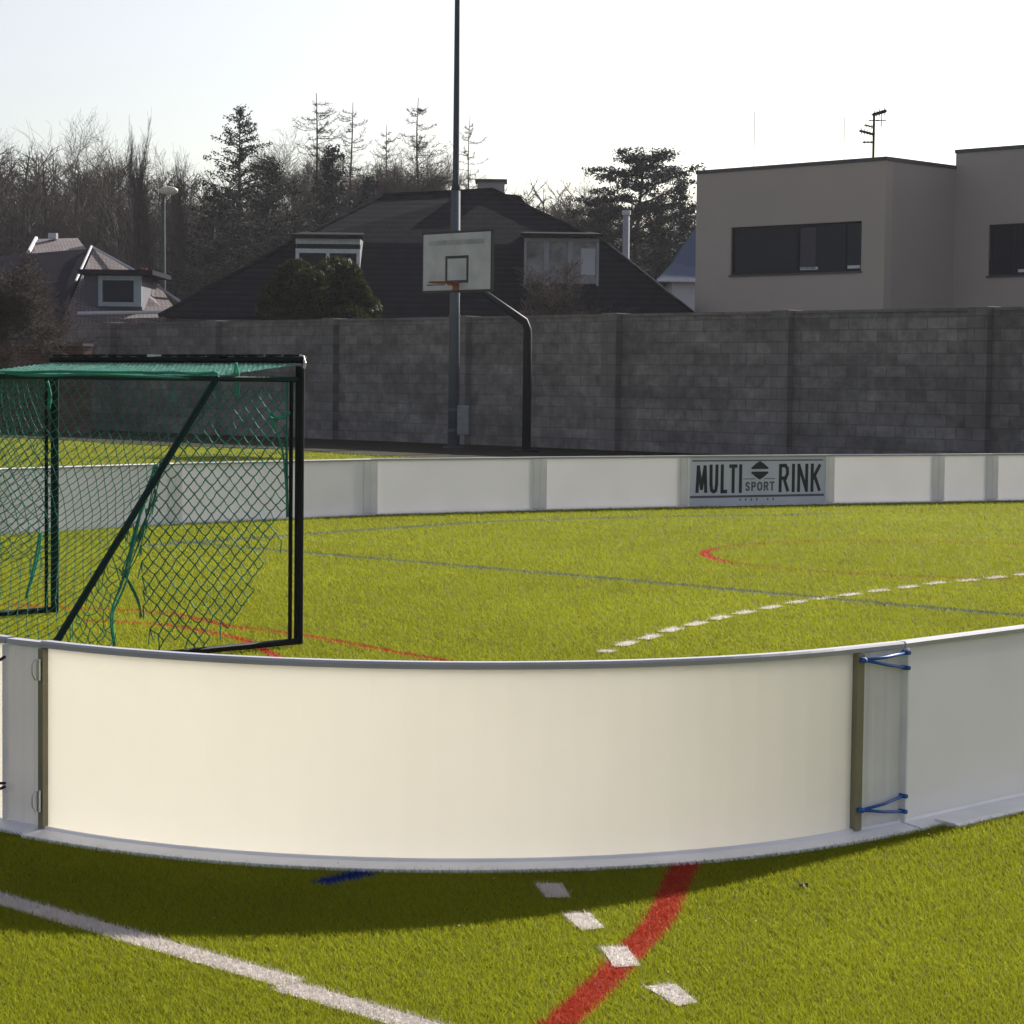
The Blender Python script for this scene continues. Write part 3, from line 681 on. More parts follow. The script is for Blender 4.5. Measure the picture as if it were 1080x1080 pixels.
# ------------------------------------------------------------------ perimeter wall
BAY = 4.213; ZW = 2.66; WO = W0 - WD * .2
wall = thing('block_wall', 'long grey concrete block wall with pillars behind the rink', 'wall', W0)
for k in range(-5, 9):
    a = WO + WD * (BAY * k + .20); b = WO + WD * (BAY * (k + 1) - .20); c = (a + b) / 2 - WN * .11
    mb = MB(); mb.box((c.x, c.y, (ZW - .04) / 2 - .01), (b - a).length, .20, ZW - .04 + .02, WD, WN)
    part(mb, 'wall_bay', M_BLOCK, wall, uvax=(WD, W0))
    mb = MB(); mb.box((c.x, c.y, ZW - .02), (b - a).length - .004, .26, .05, WD, WN); part(mb, 'coping', M_BLOCKP, wall, uvax=(WD, W0))
    p = WO + WD * BAY * k - WN * .07
    mb = MB(); mb.box((p.x, p.y, ZW / 2), .398, .44, ZW + .04, WD, WN); bevel(part(mb, 'pillar', M_BLOCKP, wall, uvax=(WD, W0)), .012)
# low brick wall in front at the left
c0 = at(-60, 400, 56); c1 = at(92, 400, 53.5); c0.z = c1.z = 0; dd = (c1 - c0).normalized(); nn = Vector((dd.y, -dd.x, 0))
bw = thing('brick_wall', 'low reddish brick wall at the left in front of the block wall', 'wall', c0)
mb = MB(); c = (c0 + c1) / 2; mb.box((c.x, c.y, 1.02), (c1 - c0).length, .3, 2.04, dd, nn); part(mb, 'wall_face', M_BRICK, bw, uvax=(dd, c0))
mb = MB(); mb.box((c.x, c.y, 2.08), (c1 - c0).length + .06, .38, .075, dd, nn); part(mb, 'coping', M_BLOCKP, bw, uvax=(dd, c0))

# ------------------------------------------------------------------ modern building
n1 = WN; d1 = WD
K = at(935, 165, 60.0)                                   # roof corner nearest
KL = hit(735, 180, K, n1); HZ = K.z
n2 = Vector((0.7071, -0.7071, 0))                        # side facing right-near
KR = hit(1008, 177, K, n2)
mod = thing('modern_house', 'modern flat roofed grey brown house with ribbon windows behind the wall', 'house', (K.x, K.y, 0))
def wallbox(a, b, depth, z0, z1, nrm, m, name, rt_=None):
    mb = MB(); d = (b - a); ln = d.length; d.normalize(); c = (a + b) / 2 - nrm * depth / 2
    mb.box((c.x, c.y, (z0 + z1) / 2), ln, depth, z1 - z0, d, nrm); return part(mb, name, m, mod)
A_ = Vector((KL.x, KL.y, 0)); B_ = Vector((K.x, K.y, 0)); C_ = Vector((KR.x, KR.y, 0))
depth = (C_ - B_).length
def facade(A, B, nrm, z1, wins, m, dark=M_COPING, th=.3, name='wall'):
    """front wall with real openings; wins = [(u0,u1,z0,z1,[mullions],kind)] in metres from A"""
    d = (B - A); ln = d.length; d.normalize()
    def bx(u0, u1, za, zb, m_, nm, off=0, t=th, par=None):
        mb = MB(); c = A + d * (u0 + u1) / 2 - nrm * (off + t / 2)
        mb.box((c.x, c.y, (za + zb) / 2), u1 - u0, t, zb - za, d, nrm)
        return mb
    mb = MB(); u = 0
    for (u0, u1, za, zb, mu, lit) in wins:
        for q in ((u, u0, 0, z1), (u0, u1, 0, za), (u0, u1, zb, z1)):
            if q[1] - q[0] > 1e-4: t_ = bx(*q, m, 'w'); mb.add(t_.v, t_.f)
        u = u1
    if ln - u > 1e-4: t_ = bx(u, ln, 0, z1, m, 'w'); mb.add(t_.v, t_.f)
    part(mb, name, m, mod)
    for (u0, u1, za, zb, mu, lit) in wins:
        mb = bx(u0, u1, za, za + .06, 0, 0, .06, .08)
        for q in ((u0, u1, zb - .06, zb), (u0, u0 + .06, za + .06, zb - .06), (u1 - .06, u1, za + .06, zb - .06)):
            t_ = bx(*q, 0, 0, .06, .08); mb.add(t_.v, t_.f)
        for x in mu: t_ = bx(u0 + x - .05, u0 + x + .05, za + .06, zb - .06, 0, 0, .06, .08); mb.add(t_.v, t_.f)
        wn = part(mb, 'window', M_FRAME, mod)
        sub(bx(u0 + .06, u1 - .06, za + .06, zb - .06, 0, 0, .10, .02), 'pane', M_GLASS, wn, mod)
        sub(bx(u0 - .03, u1 + .03, za - .05, za, 0, 0, -.04, .10), 'sill', M_COPING, wn, mod)
        if len(lit) > 1: sub(bx(u0 + mu[0] + .10, u0 + mu[0] + .62, za + .1, zb - .1, 0, 0, .085, .012), 'curtain', M_CURTAIN, wn, mod)
        for x0, x1 in lit:
            sub(bx(u0 + x0, u0 + x1, za + .08, za + .16, 0, 0, .085, .01), 'blind_edge', M_WFRAME, wn, mod)
def U(px, py, P_, nrm, A, d): h = hit(px, py, P_, nrm); return (h - Vector((A.x, A.y, 0))).dot(d), h.z
dA = (B_ - A_).normalized()
u0, zt = U(771, 240, K, n1, A_, dA); u1, zb2 = U(908, 285, K, n1, A_, dA); _, zb1 = U(771, 291, K, n1, A_, dA); _, zt2 = U(908, 233, K, n1, A_, dA)
za, zb = (zb1 + zb2) / 2, (zt + zt2) / 2; um1 = U(839, 260, K, n1, A_, dA)[0] - u0; um2 = U(889, 260, K, n1, A_, dA)[0] - u0
facade(A_, B_, n1, HZ - .1, [(u0, u1, za, zb, [um1, um2], [(um1 + .1, um1 + .7), (um2 + .1, u1 - u0 - .1)])], M_RENDER)
# side wall and back
wallbox(B_ - n1 * .3, C_ , .3, 0, HZ - .1, n2, M_RENDER2, 'side_wall')
bk = A_ - n1 * depth; bk2 = C_ - WD * .3
wallbox(A_ - n1 * .3 + WD * .3, A_ - n1 * (depth) + WD * .3, .3, 0, HZ - .1, n2, M_RENDER, 'side_wall')
mb = MB(); q = [A_ + WD * .02 - n1 * .02, B_ - WD * .02 - n1 * .02, C_ - WD * .02, A_ - n1 * depth + WD * .02]
mb.add([z(p, HZ - .25) for p in q] + [z(p, HZ - .12) for p in q], [(0, 1, 2, 3), (4, 5, 6, 7), (0, 1, 5, 4), (1, 2, 6, 5), (2, 3, 7, 6), (3, 0, 4, 7)]); part(mb, 'roof', M_COPING, mod)
def coping(a, b, zz, nrm, t=.34):
    mb = MB(); d = (b - a); ln = d.length; d.normalize(); c = (a + b) / 2 - nrm * (t / 2 - .03); mb.box((c.x, c.y, zz - .05), ln, t, .10, d, nrm); part(mb, 'parapet_cap', M_COPING, mod)
coping(A_ - WD * .02, B_ + WD * .025, HZ, n1); coping(B_ - n1 * .312, C_, HZ, n2)
# taller wing on the right
W1 = Vector((KR.x, KR.y, KR.z)); zw = hit(1008, 158, W1, n1).z
E_ = C_ + WD * 8.0
v0, wt = U(1043, 237, W1, n1, C_, WD); v1 = v0 + 2.6; _, wb = U(1043, 291, W1, n1, C_, WD); um = U(1069, 260, W1, n1, C_, WD)[0] - v0
facade(C_, E_, n1, zw - .1, [(v0, v1, wb, wt, [um, um + .9], [(um + .1, um + .8)])], M_RENDER2)
coping(C_ - WD * .02, E_, zw, n1)
wallbox(E_ - n1 * .3, E_ - n1 * 7, .3, 0, zw - .1, n2, M_RENDER2, 'side_wall')
wallbox(C_ - n1 * .3 + WD * .3, C_ - n1 * 7 + WD * .3, .3, 0, zw - .1, n2, M_RENDER2, 'side_wall')
coping(C_ - n1 * 7 , C_ - n1 * .3, zw, -n2)
mb = MB(); q = [C_ + WD * .04 - n1 * .05, E_ - WD * .04 - n1 * .05, E_ - WD * .04 - n1 * 7, C_ + WD * .04 - n1 * 7]
mb.add([z(p, zw - .25) for p in q] + [z(p, zw - .12) for p in q], [(0, 1, 2, 3), (4, 5, 6, 7), (0, 1, 5, 4), (1, 2, 6, 5), (2, 3, 7, 6), (3, 0, 4, 7)]); part(mb, 'roof', M_COPING, mod)
# TV antenna on the corner
ab = hit(921, 166, K - n1 * .5, n1); an = thing('tv_antenna', 'dark TV antenna with several booms on the modern house corner', 'antenna', (ab.x, ab.y, HZ))
Ya = ab.y; mb = MB(); top = at(921, 119, Ya); mb.tube([(ab.x, ab.y, HZ - .12), (ab.x, ab.y, top.z)], .032, 6); mst = part(mb, 'mast', M_FRAME, an)
def yagi(px0, py0, px1, py1, n, ln, r=.014):
    mb = MB(); a = at(px0, py0, Ya); b = at(px1, py1, Ya + .25); mb.tube([a, b], r * 1.6, 5)
    for k in range(n):
        p = a.lerp(b, (k + .5) / n); mb.tube([p - Vector((0, 0, ln)), p + Vector((0, 0, ln))], .013, 4); mb.tube([p - WN.cross(Vector((0, 0, 1))) * ln, p + WN.cross(Vector((0, 0, 1))) * ln], .013, 4)
    part(mb, 'boom', M_FRAME, an)
yagi(921, 121, 934, 117, 5, .10, .03); yagi(907, 138, 922, 142, 5, .08, .022); yagi(912, 132, 921, 134, 3, .06); yagi(910, 150, 921, 150, 3, .04); yagi(917, 127, 934, 127, 2, .17, .008)
for px, p0y, p1y, lab in ((890, 168, 123, 'thin pale rod with a small ball left of the TV antenna'), (795, 176, 117, 'thin pale rod standing alone on the modern house roof')):
    pb = at(px, p0y, 63.5); r_ = thing('lightning_rod', lab, 'rod', (pb.x, pb.y, HZ - .12)); mb = MB(); mb.tube([(pb.x, pb.y, HZ - .12), z(pb, at(px, p1y, 63.5).z)], .009, 5); part(mb, 'rod', M_WFRAME, r_)
    mb = MB(); mb.tube([z(pb, HZ - .11), z(pb, HZ - .03)], .07, 8); part(mb, 'foot', M_WFRAME, r_)

# ------------------------------------------------------------------ central dark roofed house
def tri_solid(mb, pts, th, down=Vector((0, 0, -1))):
    n = len(pts); v = [Vector(p) for p in pts]; mb.add(v + [p + down * th for p in v], [tuple(range(n)), tuple(range(n, 2 * n))[::-1]] + [(i, (i + 1) % n, n + (i + 1) % n, n + i) for i in range(n)])
hy = 68.0
e_l = at(168, 340, hy - 5); e_r = at(742, 334, hy - 5); rl = at(405, 207, hy + 1.8); rr_ = at(520, 201, hy + 1.8)
ez = (e_l.z + e_r.z) / 2
mid_l = at(312, 256, hy - 1.2); mid_r = at(640, 262, hy - 1.2)
hs_ = thing('dark_roof_house', 'dark shingled hip roofed house with two dormers behind the wall', 'house', ((e_l.x + e_r.x) / 2, hy, 0))
bl, br_ = Vector((e_l.x, hy + 9, ez)), Vector((e_r.x, hy + 9, ez)); fl_, fr_ = Vector((e_l.x, hy - 5, ez)), Vector((e_r.x, hy - 5, ez))
# a flared hip roof: eave ring, knee ring, ridge
zk = mid_l.z; kx0, kx1 = mid_l.x, mid_r.x; kf = hy - 1.6; kb = hy + 5.6
kfl, kfr, kbr, kbl = Vector((kx0, kf, zk)), Vector((kx1, kf, zk)), Vector((kx1, kb, zk)), Vector((kx0, kb, zk))
mb = MB()
V = [fl_, fr_, br_, bl, kfl, kfr, kbr, kbl, rl, rr_]
mb.add(V, [(0, 1, 5, 4), (1, 2, 6, 5), (2, 3, 7, 6), (3, 0, 4, 7), (4, 5, 9, 8), (5, 6, 9), (6, 7, 8, 9), (7, 4, 8), (0, 3, 2, 1)])
rf = part(mb, 'roof', M_ROOFD, hs_)
mb = MB()
for a, b in ((rl, rr_), (kfl, rl), (kfr, rr_), (fl_, kfl), (fr_, kfr)): mb.tube([a + Vector((0, 0, .02)), b + Vector((0, 0, .02))], .07, 6)
sub(mb, 'ridge_cap', M_ROOFD, rf, hs_)
mb = MB(); mb.box(((e_l.x + e_r.x) / 2, hy + 2, ez / 2 - .02), (e_r.x - e_l.x) - .8, 13.2, ez - .04); part(mb, 'wall', M_PLASTERD, hs_)
# chimney
ch0 = at(500, 214, hy + 2.0); ch1 = at(532, 214, hy + 2.0); ct = at(516, 192, hy + 2.0).z
mb = MB(); mb.box(((ch0.x + ch1.x) / 2 + .05, hy + 2.3, (ct + 5) / 2), ch1.x - ch0.x - .1, .8, ct - 5); chm = sub(mb, 'chimney', M_CHIM, rf, hs_)
mb = MB(); mb.box(((ch0.x + ch1.x) / 2 + .05, hy + 2.3, ct + .04), ch1.x - ch0.x + .05, .95, .08); part(mb, 'chimney_cap', M_COPING, hs_)
r2a = at(545, 205, hy + 4); 
mb = MB(); mb.add([at(520, 203, hy + 4), at(548, 206, hy + 4), at(575, 238, hy + 4), at(500, 238, hy + 4), at(520, 203, hy + 7), at(548, 206, hy + 7), at(575, 238, hy + 7), at(500, 238, hy + 7)], [(0, 1, 2, 3), (4, 7, 6, 5), (0, 4, 5, 1), (1, 5, 6, 2), (3, 2, 6, 7), (0, 3, 7, 4)]); part(mb, 'rear_roof', M_ROOFD, hs_)
# dormers
def dormer(px0, px1, pyt, pyb, Yf, back, label, slant=0, panes=3, roofext=4, gm=M_GLASS):
    a = at(px0, pyt, Yf); b = at(px1, pyt, Yf); c = at(px0, pyb, Yf); ln = b.x - a.x; cx = (a.x + b.x) / 2
    mb = MB(); mb.box((cx, Yf + back / 2 + .12, (a.z + c.z) / 2 - .15), ln, back, a.z - c.z + .3); d_ = part(mb, 'dormer', M_PLASTERD, hs_)
    x0 = at(px0 - roofext, pyt, Yf).x; x1 = at(px1 + roofext, pyt, Yf).x
    mb = MB(); mb.add([Vector((x0, Yf - .35, a.z)), Vector((x1, Yf - .35, a.z)), Vector((x1 - .2, Yf + back, a.z + .30)), Vector((x0 + .2, Yf + back, a.z + .30)),
                       Vector((x0, Yf - .35, a.z + .09)), Vector((x1, Yf - .35, a.z + .09)), Vector((x1 - .2, Yf + back, a.z + .40)), Vector((x0 + .2, Yf + back, a.z + .40))],
                      [(0, 1, 2, 3), (4, 7, 6, 5), (0, 4, 5, 1), (1, 5, 6, 2), (2, 6, 7, 3), (3, 7, 4, 0)]); sub(mb, 'dormer_roof', M_ROOFD, d_, hs_)
    return a, b, c, d_, ln
a, b, c, d_, ln = dormer(312, 380, 251, 292, hy - 2.8, 3.0, '')
mb = MB(); yy = hy - 2.80
for (x0, x1, z0, z1) in ((a.x, b.x, a.z - .16, a.z - .01), (a.x, b.x, a.z - .42, a.z - .30), (b.x - .10, b.x, c.z, a.z - .42), (a.x, a.x + .1, c.z, a.z - .42), ((a.x + b.x) / 2 - .05, (a.x + b.x) / 2 + .05, c.z, a.z - .42)):
    mb.box(((x0 + x1) / 2, yy, (z0 + z1) / 2), x1 - x0, .12, z1 - z0)
wn = part(mb, 'window', M_WFRAME, hs_)
mb = MB(); mb.box(((a.x + b.x) / 2, yy + .05, (c.z + a.z - .16) / 2), (b.x - a.x) - .05, .04, a.z - .16 - c.z); sub(mb, 'pane', M_GLASS, wn, hs_)
a, b, c, d_, ln = dormer(553, 632, 250, 306, hy - 3.4, 3.6, '')
M_PALEGLASS = mat('glass_painted_reflection', (0.13, 0.13, 0.145), 0.15, var=0.85, scale=2.2, detail=7)  # pale mottling paints sky reflections into the base colour
yy = hy - 3.40
for (f0, f1, lo_) in ((.0, .30, .06), (.30, .62, .0), (.62, 1.0, .10)):
    x0, x1 = a.x + ln * f0, a.x + ln * f1; mb = MB()
    for (p0, p1, z0, z1) in ((x0, x1, a.z - .12, a.z - .02), (x0, x1, c.z, c.z + .10), (x0 + .001, x0 + .07, c.z + .1, a.z - .12), (x1 - .07, x1 - .001, c.z + .1, a.z - .12)):
        mb.box(((p0 + p1) / 2, yy, (z0 + z1) / 2), p1 - p0, .12, z1 - z0)
    wn = part(mb, 'window', mat('frame_grey_%d' % int(f0 * 10), (.26, .26, .28), .6), hs_)
    mb = MB(); mb.box(((x0 + x1) / 2, yy + .05, (c.z + a.z) / 2), x1 - x0 - .14, .04, a.z - c.z - .2); sub(mb, 'pane', M_PALEGLASS, wn, hs_)
    if f0 > .6:
        mb = MB(); mb.box(((x0 + x1) / 2 + .1, yy + .02, (c.z * .45 + a.z * .55)), (x1 - x0) * .5, .02, (a.z - c.z) * .5); sub(mb, 'curtain', M_PLASTER, wn, hs_)

# ------------------------------------------------------------------ left house
ly = 66.0
lh = thing('tiled_house', 'house with dark and pinkish tiled roofs and a box dormer at the left', 'house', (at(60, 330, ly).x, ly, 0))
fz = at(100, 334, ly).z
A0, A1 = at(-60, 275, ly + 2), at(97, 262, ly + 2)
mb = MB()   # dark front roof slope
F0 = at(-90, 345, ly - 3); F1 = at(62, 340, ly - 3)
tri_solid(mb, [F0, F1, A1, A0], .15); part(mb, 'roof', M_ROOFL, lh)
mb = MB()   # pink tiled hip to the right
H1 = at(190, 334, ly - 1.5); H0 = at(66, 338, ly - 2.9)
tri_solid(mb, [H0, H1, at(170, 304, ly + 1), A1 + Vector((.05, 0, 0))], .15)
HD = (H1 - H0).normalized(); part(mb, 'roof', M_TILE, lh, uvax=(HD, H0, Vector((0, .4, .9))))
mb = MB(); tri_solid(mb, [A1 + Vector((.02, .1, -.3)), at(188, 315, ly + 1.2), at(188, 334, ly + 1.2), at(64, 334, ly + 1.2)], 0.1, Vector((0, 1, 0))); part(mb, 'gable', M_TILE, lh, uvax=((1, 0, 0), A1))
mb = MB(); mb.tube([A1 + Vector((0, -.1, .06)), A1.lerp(F1, .5) + Vector((0, -.05, .08))], .035, 6); part(mb, 'verge', M_VERGE, lh)
mb = MB(); mb.tube([A1 + Vector((0, 0, .05)), at(140, 284, ly + 1), at(190, 318, ly)], .04, 6); part(mb, 'verge', M_PLASTER, lh)
mb = MB(); mb.box((at(62, 0, ly).x, ly + 4, fz / 2), at(186, 0, ly).x - at(-60, 0, ly).x, 9, fz); part(mb, 'wall', M_PLASTERD, lh)
mb = MB(); mb.tube([at(82, 330.5, ly - 2.4), at(182, 329, ly - 2.4)], .05, 6); part(mb, 'gutter', M_PLASTER, lh)
# dormer
yd = ly - 1.6; x0, x1 = at(88, 0, yd).x, at(150, 0, yd).x; zt, zb = at(110, 290, yd).z, at(110, 326, yd).z
mb = MB(); mb.box(((x0 + x1) / 2, yd + 1.6, (zt + zb) / 2), x1 - x0, 3.0, zt - zb); dm = part(mb, 'dormer', mat('dormer_cladding', (.055, .05, .075), .8), lh)
mb = MB(); mb.box(((x0 + x1) / 2 + .12, yd + 1.5, zt + .08), x1 - x0 + .45, 3.5, .13); sub(mb, 'dormer_roof', M_ROOFL, dm, lh)
wx0, wx1 = at(104, 0, yd).x, at(150, 0, yd).x; mb = MB()
for (p0, p1, z0, z1) in ((wx0, wx1, zt - .14, zt - .02), (wx0, wx1, zb + .08, zb + .2), (wx0, wx0 + .12, zb + .2, zt - .14), (wx1 - .22, wx1, zb + .2, zt - .14)): mb.box(((p0 + p1) / 2, yd + .06, (z0 + z1) / 2), p1 - p0, .14, z1 - z0)
wn = part(mb, 'window', mat('frame_pale_blue', (.20, .25, .28), .5), lh)
mb = MB(); mb.box(((wx0 + wx1) / 2, yd + .09, (zt + zb) / 2), wx1 - wx0 - .2, .03, zt - zb - .3); sub(mb, 'pane', M_GLASS, wn, lh)
# rear ridge piece with white verge
mb = MB(); tri_solid(mb, [at(30, 268, ly + 5), at(95, 268, ly + 5), at(82, 251, ly + 7.5), at(38, 252, ly + 7.5)], .15); part(mb, 'roof', M_TILE, lh, uvax=((1, 0, 0), A1, Vector((0, .6, .8))))
mb = MB(); mb.tube([at(30, 266, ly + 4.9), at(38, 251, ly + 7.4)], .06, 6); part(mb, 'verge', M_VERGE, lh)
mb = MB(); mb.tube([at(56, 252, ly + 7.2), at(56, 246, ly + 7.2)], .16, 8); part(mb, 'chimney', M_PLASTER, lh)

# ------------------------------------------------------------------ small blue roofed house
yb = 88.0; bh = thing('blue_roof_house', 'small pale house with steep blue roof left of the modern house', 'house', (at(725, 0, yb).x, yb, 0))
x0, x1, x2 = at(697, 0, yb).x, at(790, 0, yb).x, 0; zt = at(720, 296, yb).z; zr = at(740, 235, yb).z
mb = MB(); mb.box(((x0 + x1) / 2 + .3, yb + 3, zt / 2), x1 - x0 - .6, 6, zt); part(mb, 'wall', M_PLASTER, bh)
mb = MB(); E = [Vector((x0, yb - .4, zt)), Vector((x1, yb - .4, zt)), Vector((x1, yb + 6.4, zt)), Vector((x0, yb + 6.4, zt)), Vector((x0 + 1.7, yb + 3, zr)), Vector((x1 - 1, yb + 3, zr)), Vector((x0 + .7, yb + 1.0, zt + .75)), Vector((x0 + .7, yb + 5.0, zt + .75))]
mb.add(E, [(0, 1, 5, 4, 6), (1, 2, 5), (2, 3, 7, 4, 5), (3, 0, 6, 7), (6, 4, 7), (0, 3, 2, 1)]); part(mb, 'roof', M_ROOFB, bh)
mb = MB(); mb.box(((x0 + x1) / 2, yb - .42, zt), x1 - x0, .14, .12); part(mb, 'gutter', M_WFRAME, bh)

# ------------------------------------------------------------------ masts, hoop, lamp
mp = gnd(478, 473); ma = thing('floodlight_mast', 'tall grey steel mast rising out of the picture behind the backboard', 'mast', mp)
zj = at(480, 200, mp.y).z
mb = MB(); mb.tube([(mp.x, mp.y, 0), (mp.x, mp.y, zj)], .1, 14, rad=[.115, .09]); part(mb, 'lower_pole', M_MAST, ma, smooth=True)
mb = MB(); mb.tube([(mp.x, mp.y, zj - .02), (mp.x, mp.y, zj + .12), (mp.x, mp.y, 15)], .07, 12, rad=[.096, .066, .045]); part(mb, 'upper_pole', mat('mast_dark', (.035, .04, .055), .5, .3), ma, smooth=True)
mb = MB(); mb.tube([(mp.x, mp.y, 0), (mp.x, mp.y, .04)], .22, 12); part(mb, 'base_plate', M_MAST, ma)
bx0 = at(487.5, 443, mp.y); mb = MB(); mb.box((bx0.x + .02, mp.y - .04, bx0.z), .23, .16, .58); bx_ = bevel(part(mb, 'control_box', M_BOX, ma), .012)
mb = MB(); mb.box((bx0.x + .02, mp.y - .125, bx0.z), .19, .01, .52); sub(mb, 'box_door', M_BOX, bx_, ma)
mb = MB()
for zz in (bx0.z - .2, bx0.z + .2, 2.6, 4.0): mb.tube([(mp.x, mp.y, zz - .025), (mp.x, mp.y, zz + .025)], .118, 12)
part(mb, 'clamp', M_MAST, ma)
mb = MB(); mb.tube([(mp.x + .11, mp.y - .03, .02), (mp.x + .11, mp.y - .03, bx0.z - .3)], .018, 6); part(mb, 'cable_pipe', M_COPING, ma)

bc = at(482, 276, 42.6)                               # backboard centre
hb_ = Vector((bc.x, bc.y, 0)) - WN * 1.9
hp_ = Vector(gnd(555, 477)); k_ = (hp_ - Vector((bc.x, bc.y, 0)))
hp_ = Vector((hp_.x, hp_.y, 0))
hoop = thing('basketball_hoop', 'basketball hoop with worn white backboard on a dark bent pole', 'basketball hoop', hp_)
zb_ = at(556, 341, hp_.y).z; back = Vector((bc.x, bc.y, bc.z - .28)) - WN * .12
mb = MB(); b1_ = Vector((hp_.x, hp_.y, zb_)); am = back + (b1_ - back) * .10
mb.tube([z(hp_, 0), z(hp_, zb_ - .12), b1_ + (back - b1_) * .045 - Vector((0, 0, .01)), back], .08, 12, rad=[.088, .082, .078, .055]); part(mb, 'bent_pole', M_DARKPOLE, hoop, smooth=True)
mb = MB(); mb.tube([z(hp_, 0), z(hp_, .05)], .24, 14); part(mb, 'base_plate', M_DARKPOLE, hoop)
mb = MB(); mb.box(bc, 1.82, .04, 1.06, WD, WN); bb = bevel(part(mb, 'backboard', M_BOARDW, hoop), .01)
def onboard(u, v, su, sv, m, name, off=.023, t=.006):
    mb = MB(); c = bc + WD * u + Vector((0, 0, v)) + WN * off; mb.box(c, su, t, sv, WD, WN); return sub(mb, name, m, bb, hoop)
M_DGREY = mat('paint_dark', (.018, .02, .024), .6)
mb = MB()
for (u, v, su, sv) in ((0.02, .085, .62, .05), (.02, -.37, .62, .05), (-.265, -.142, .05, .404), (.305, -.142, .05, .404)):
    mb.box(bc + WD * u + Vector((0, 0, v)) + WN * .024, su, .006, sv, WD, WN)
sub(mb, 'target_square', M_DGREY, bb, hoop)
onboard(0, .36, 1.5, .09, mat('backboard_stain', (.31, .31, .32), .6, var=.25, scale=4), 'faded_band', .0215, .003)
onboard(-.55, -.42, .5, .02, M_DGREY, 'faded_line', .0215, .003)
mb = MB()
for (u, v, su, sv) in ((0, .55, 1.86, .05), (0, -.55, 1.86, .05), (-.93, 0, .04, 1.1), (.93, 0, .04, 1.1)): mb.box(bc + WD * u + Vector((0, 0, v)) - WN * .012, su, .05, sv, WD, WN)
sub(mb, 'edge_frame', M_DGREY, bb, hoop)
rc = bc + WN * .40 + Vector((0, 0, -.40)); mb = MB()
pts = [rc + Vector((math.cos(t) * .225, math.sin(t) * .225, 0)) for t in np.linspace(0, 2 * PI, 25)]; mb.tube(pts, .016, 6)
mb.box(bc + WN * .10 + Vector((0, 0, -.42)), .14, .16, .05, WD, WN); mb.box(bc + WN * .03 + Vector((0, 0, -.45)), .16, .02, .16, WD, WN)
part(mb, 'rim', M_ORANGE, hoop)
mb = MB(); mb.tube([back + Vector((0, 0, .0)), bc - WN * .03 + Vector((0, 0, -.28))], .05, 8); mb.box(bc - WN * .05 + Vector((0, 0, -.25)), .5, .06, .5, WD, WN); part(mb, 'bracket', M_DARKPOLE, hoop)

lp = at(172, 345, 75); lp.z = 0; la = thing('street_lamp', 'grey street lamp with small pale head above the tiled house', 'street lamp', lp)
ztop = at(172, 206, 75).z
mb = MB(); mb.tube([(lp.x, lp.y, 0), (lp.x, lp.y, ztop)], .1, 10, rad=[.11, .06]); part(mb, 'pole', mat('lamp_pole', (.06, .07, .07), .9, spec=.1), la, smooth=True)
hc = at(177.5, 202, 75); mb = MB()
rings = [(-.30, .05), (-.2, .11), (0, .15), (.2, .13), (.31, .05)]
mb.tube([(hc.x + x, hc.y, hc.z + .02) for x, r_ in rings], .1, 10, rad=[r_ for x, r_ in rings]); hd = part(mb, 'lamp_head', M_LAMPHEAD, la, smooth=True); 
mb = MB(); mb.tube([(lp.x, lp.y, ztop - .05), (lp.x + .02, lp.y, ztop + .05)], .07, 8); part(mb, 'collar', M_MAST, la)
wp = at(659, 340, 82); wp.z = 0; wpt = thing('pale_pole', 'pale white pole between the dark roof and the pine', 'pole', wp)
mb = MB(); mb.tube([wp, z(wp, at(659, 226, 82).z)], .1, 10, rad=[.16, .12]); part(mb, 'shaft', mat('pale_pole_paint', (.27, .27, .29), .9, spec=.1), wpt, smooth=True)
mb = MB(); mb.tube([z(wp, at(659, 226, 82).z - .02), z(wp, at(659, 222, 82).z)], .16, 10); part(mb, 'cap', M_VERGE, wpt)

# ------------------------------------------------------------------ hillside behind
mb = MB(); nx, ny = 60, 30; hv = []
rg = np.random.default_rng(3)
for j in range(ny + 1):
    for i in range(nx + 1):
        x = -140 + 280 * i / nx; y = 92 + 160 * j / ny
        s = j / ny; left = 1 / (1 + math.exp((x + 2) / 6.0))
        hz = (2.4 + 8.5 * left) * (s ** .7) * 1.3 + .6 * math.sin(x * .3 + y * .1) * s - .6 * (1 - s)
        hv.append((x, y, hz if j else -0.5))
hf = [(j * (nx + 1) + i, j * (nx + 1) + i + 1, (j + 1) * (nx + 1) + i + 1, (j + 1) * (nx + 1) + i) for j in range(ny) for i in range(nx)]
mb.add(hv, hf); tag(mb.build('hillside', M_FLOOR, smooth=True), 'dark wooded hillside rising behind the houses', 'hill', kind='structure')

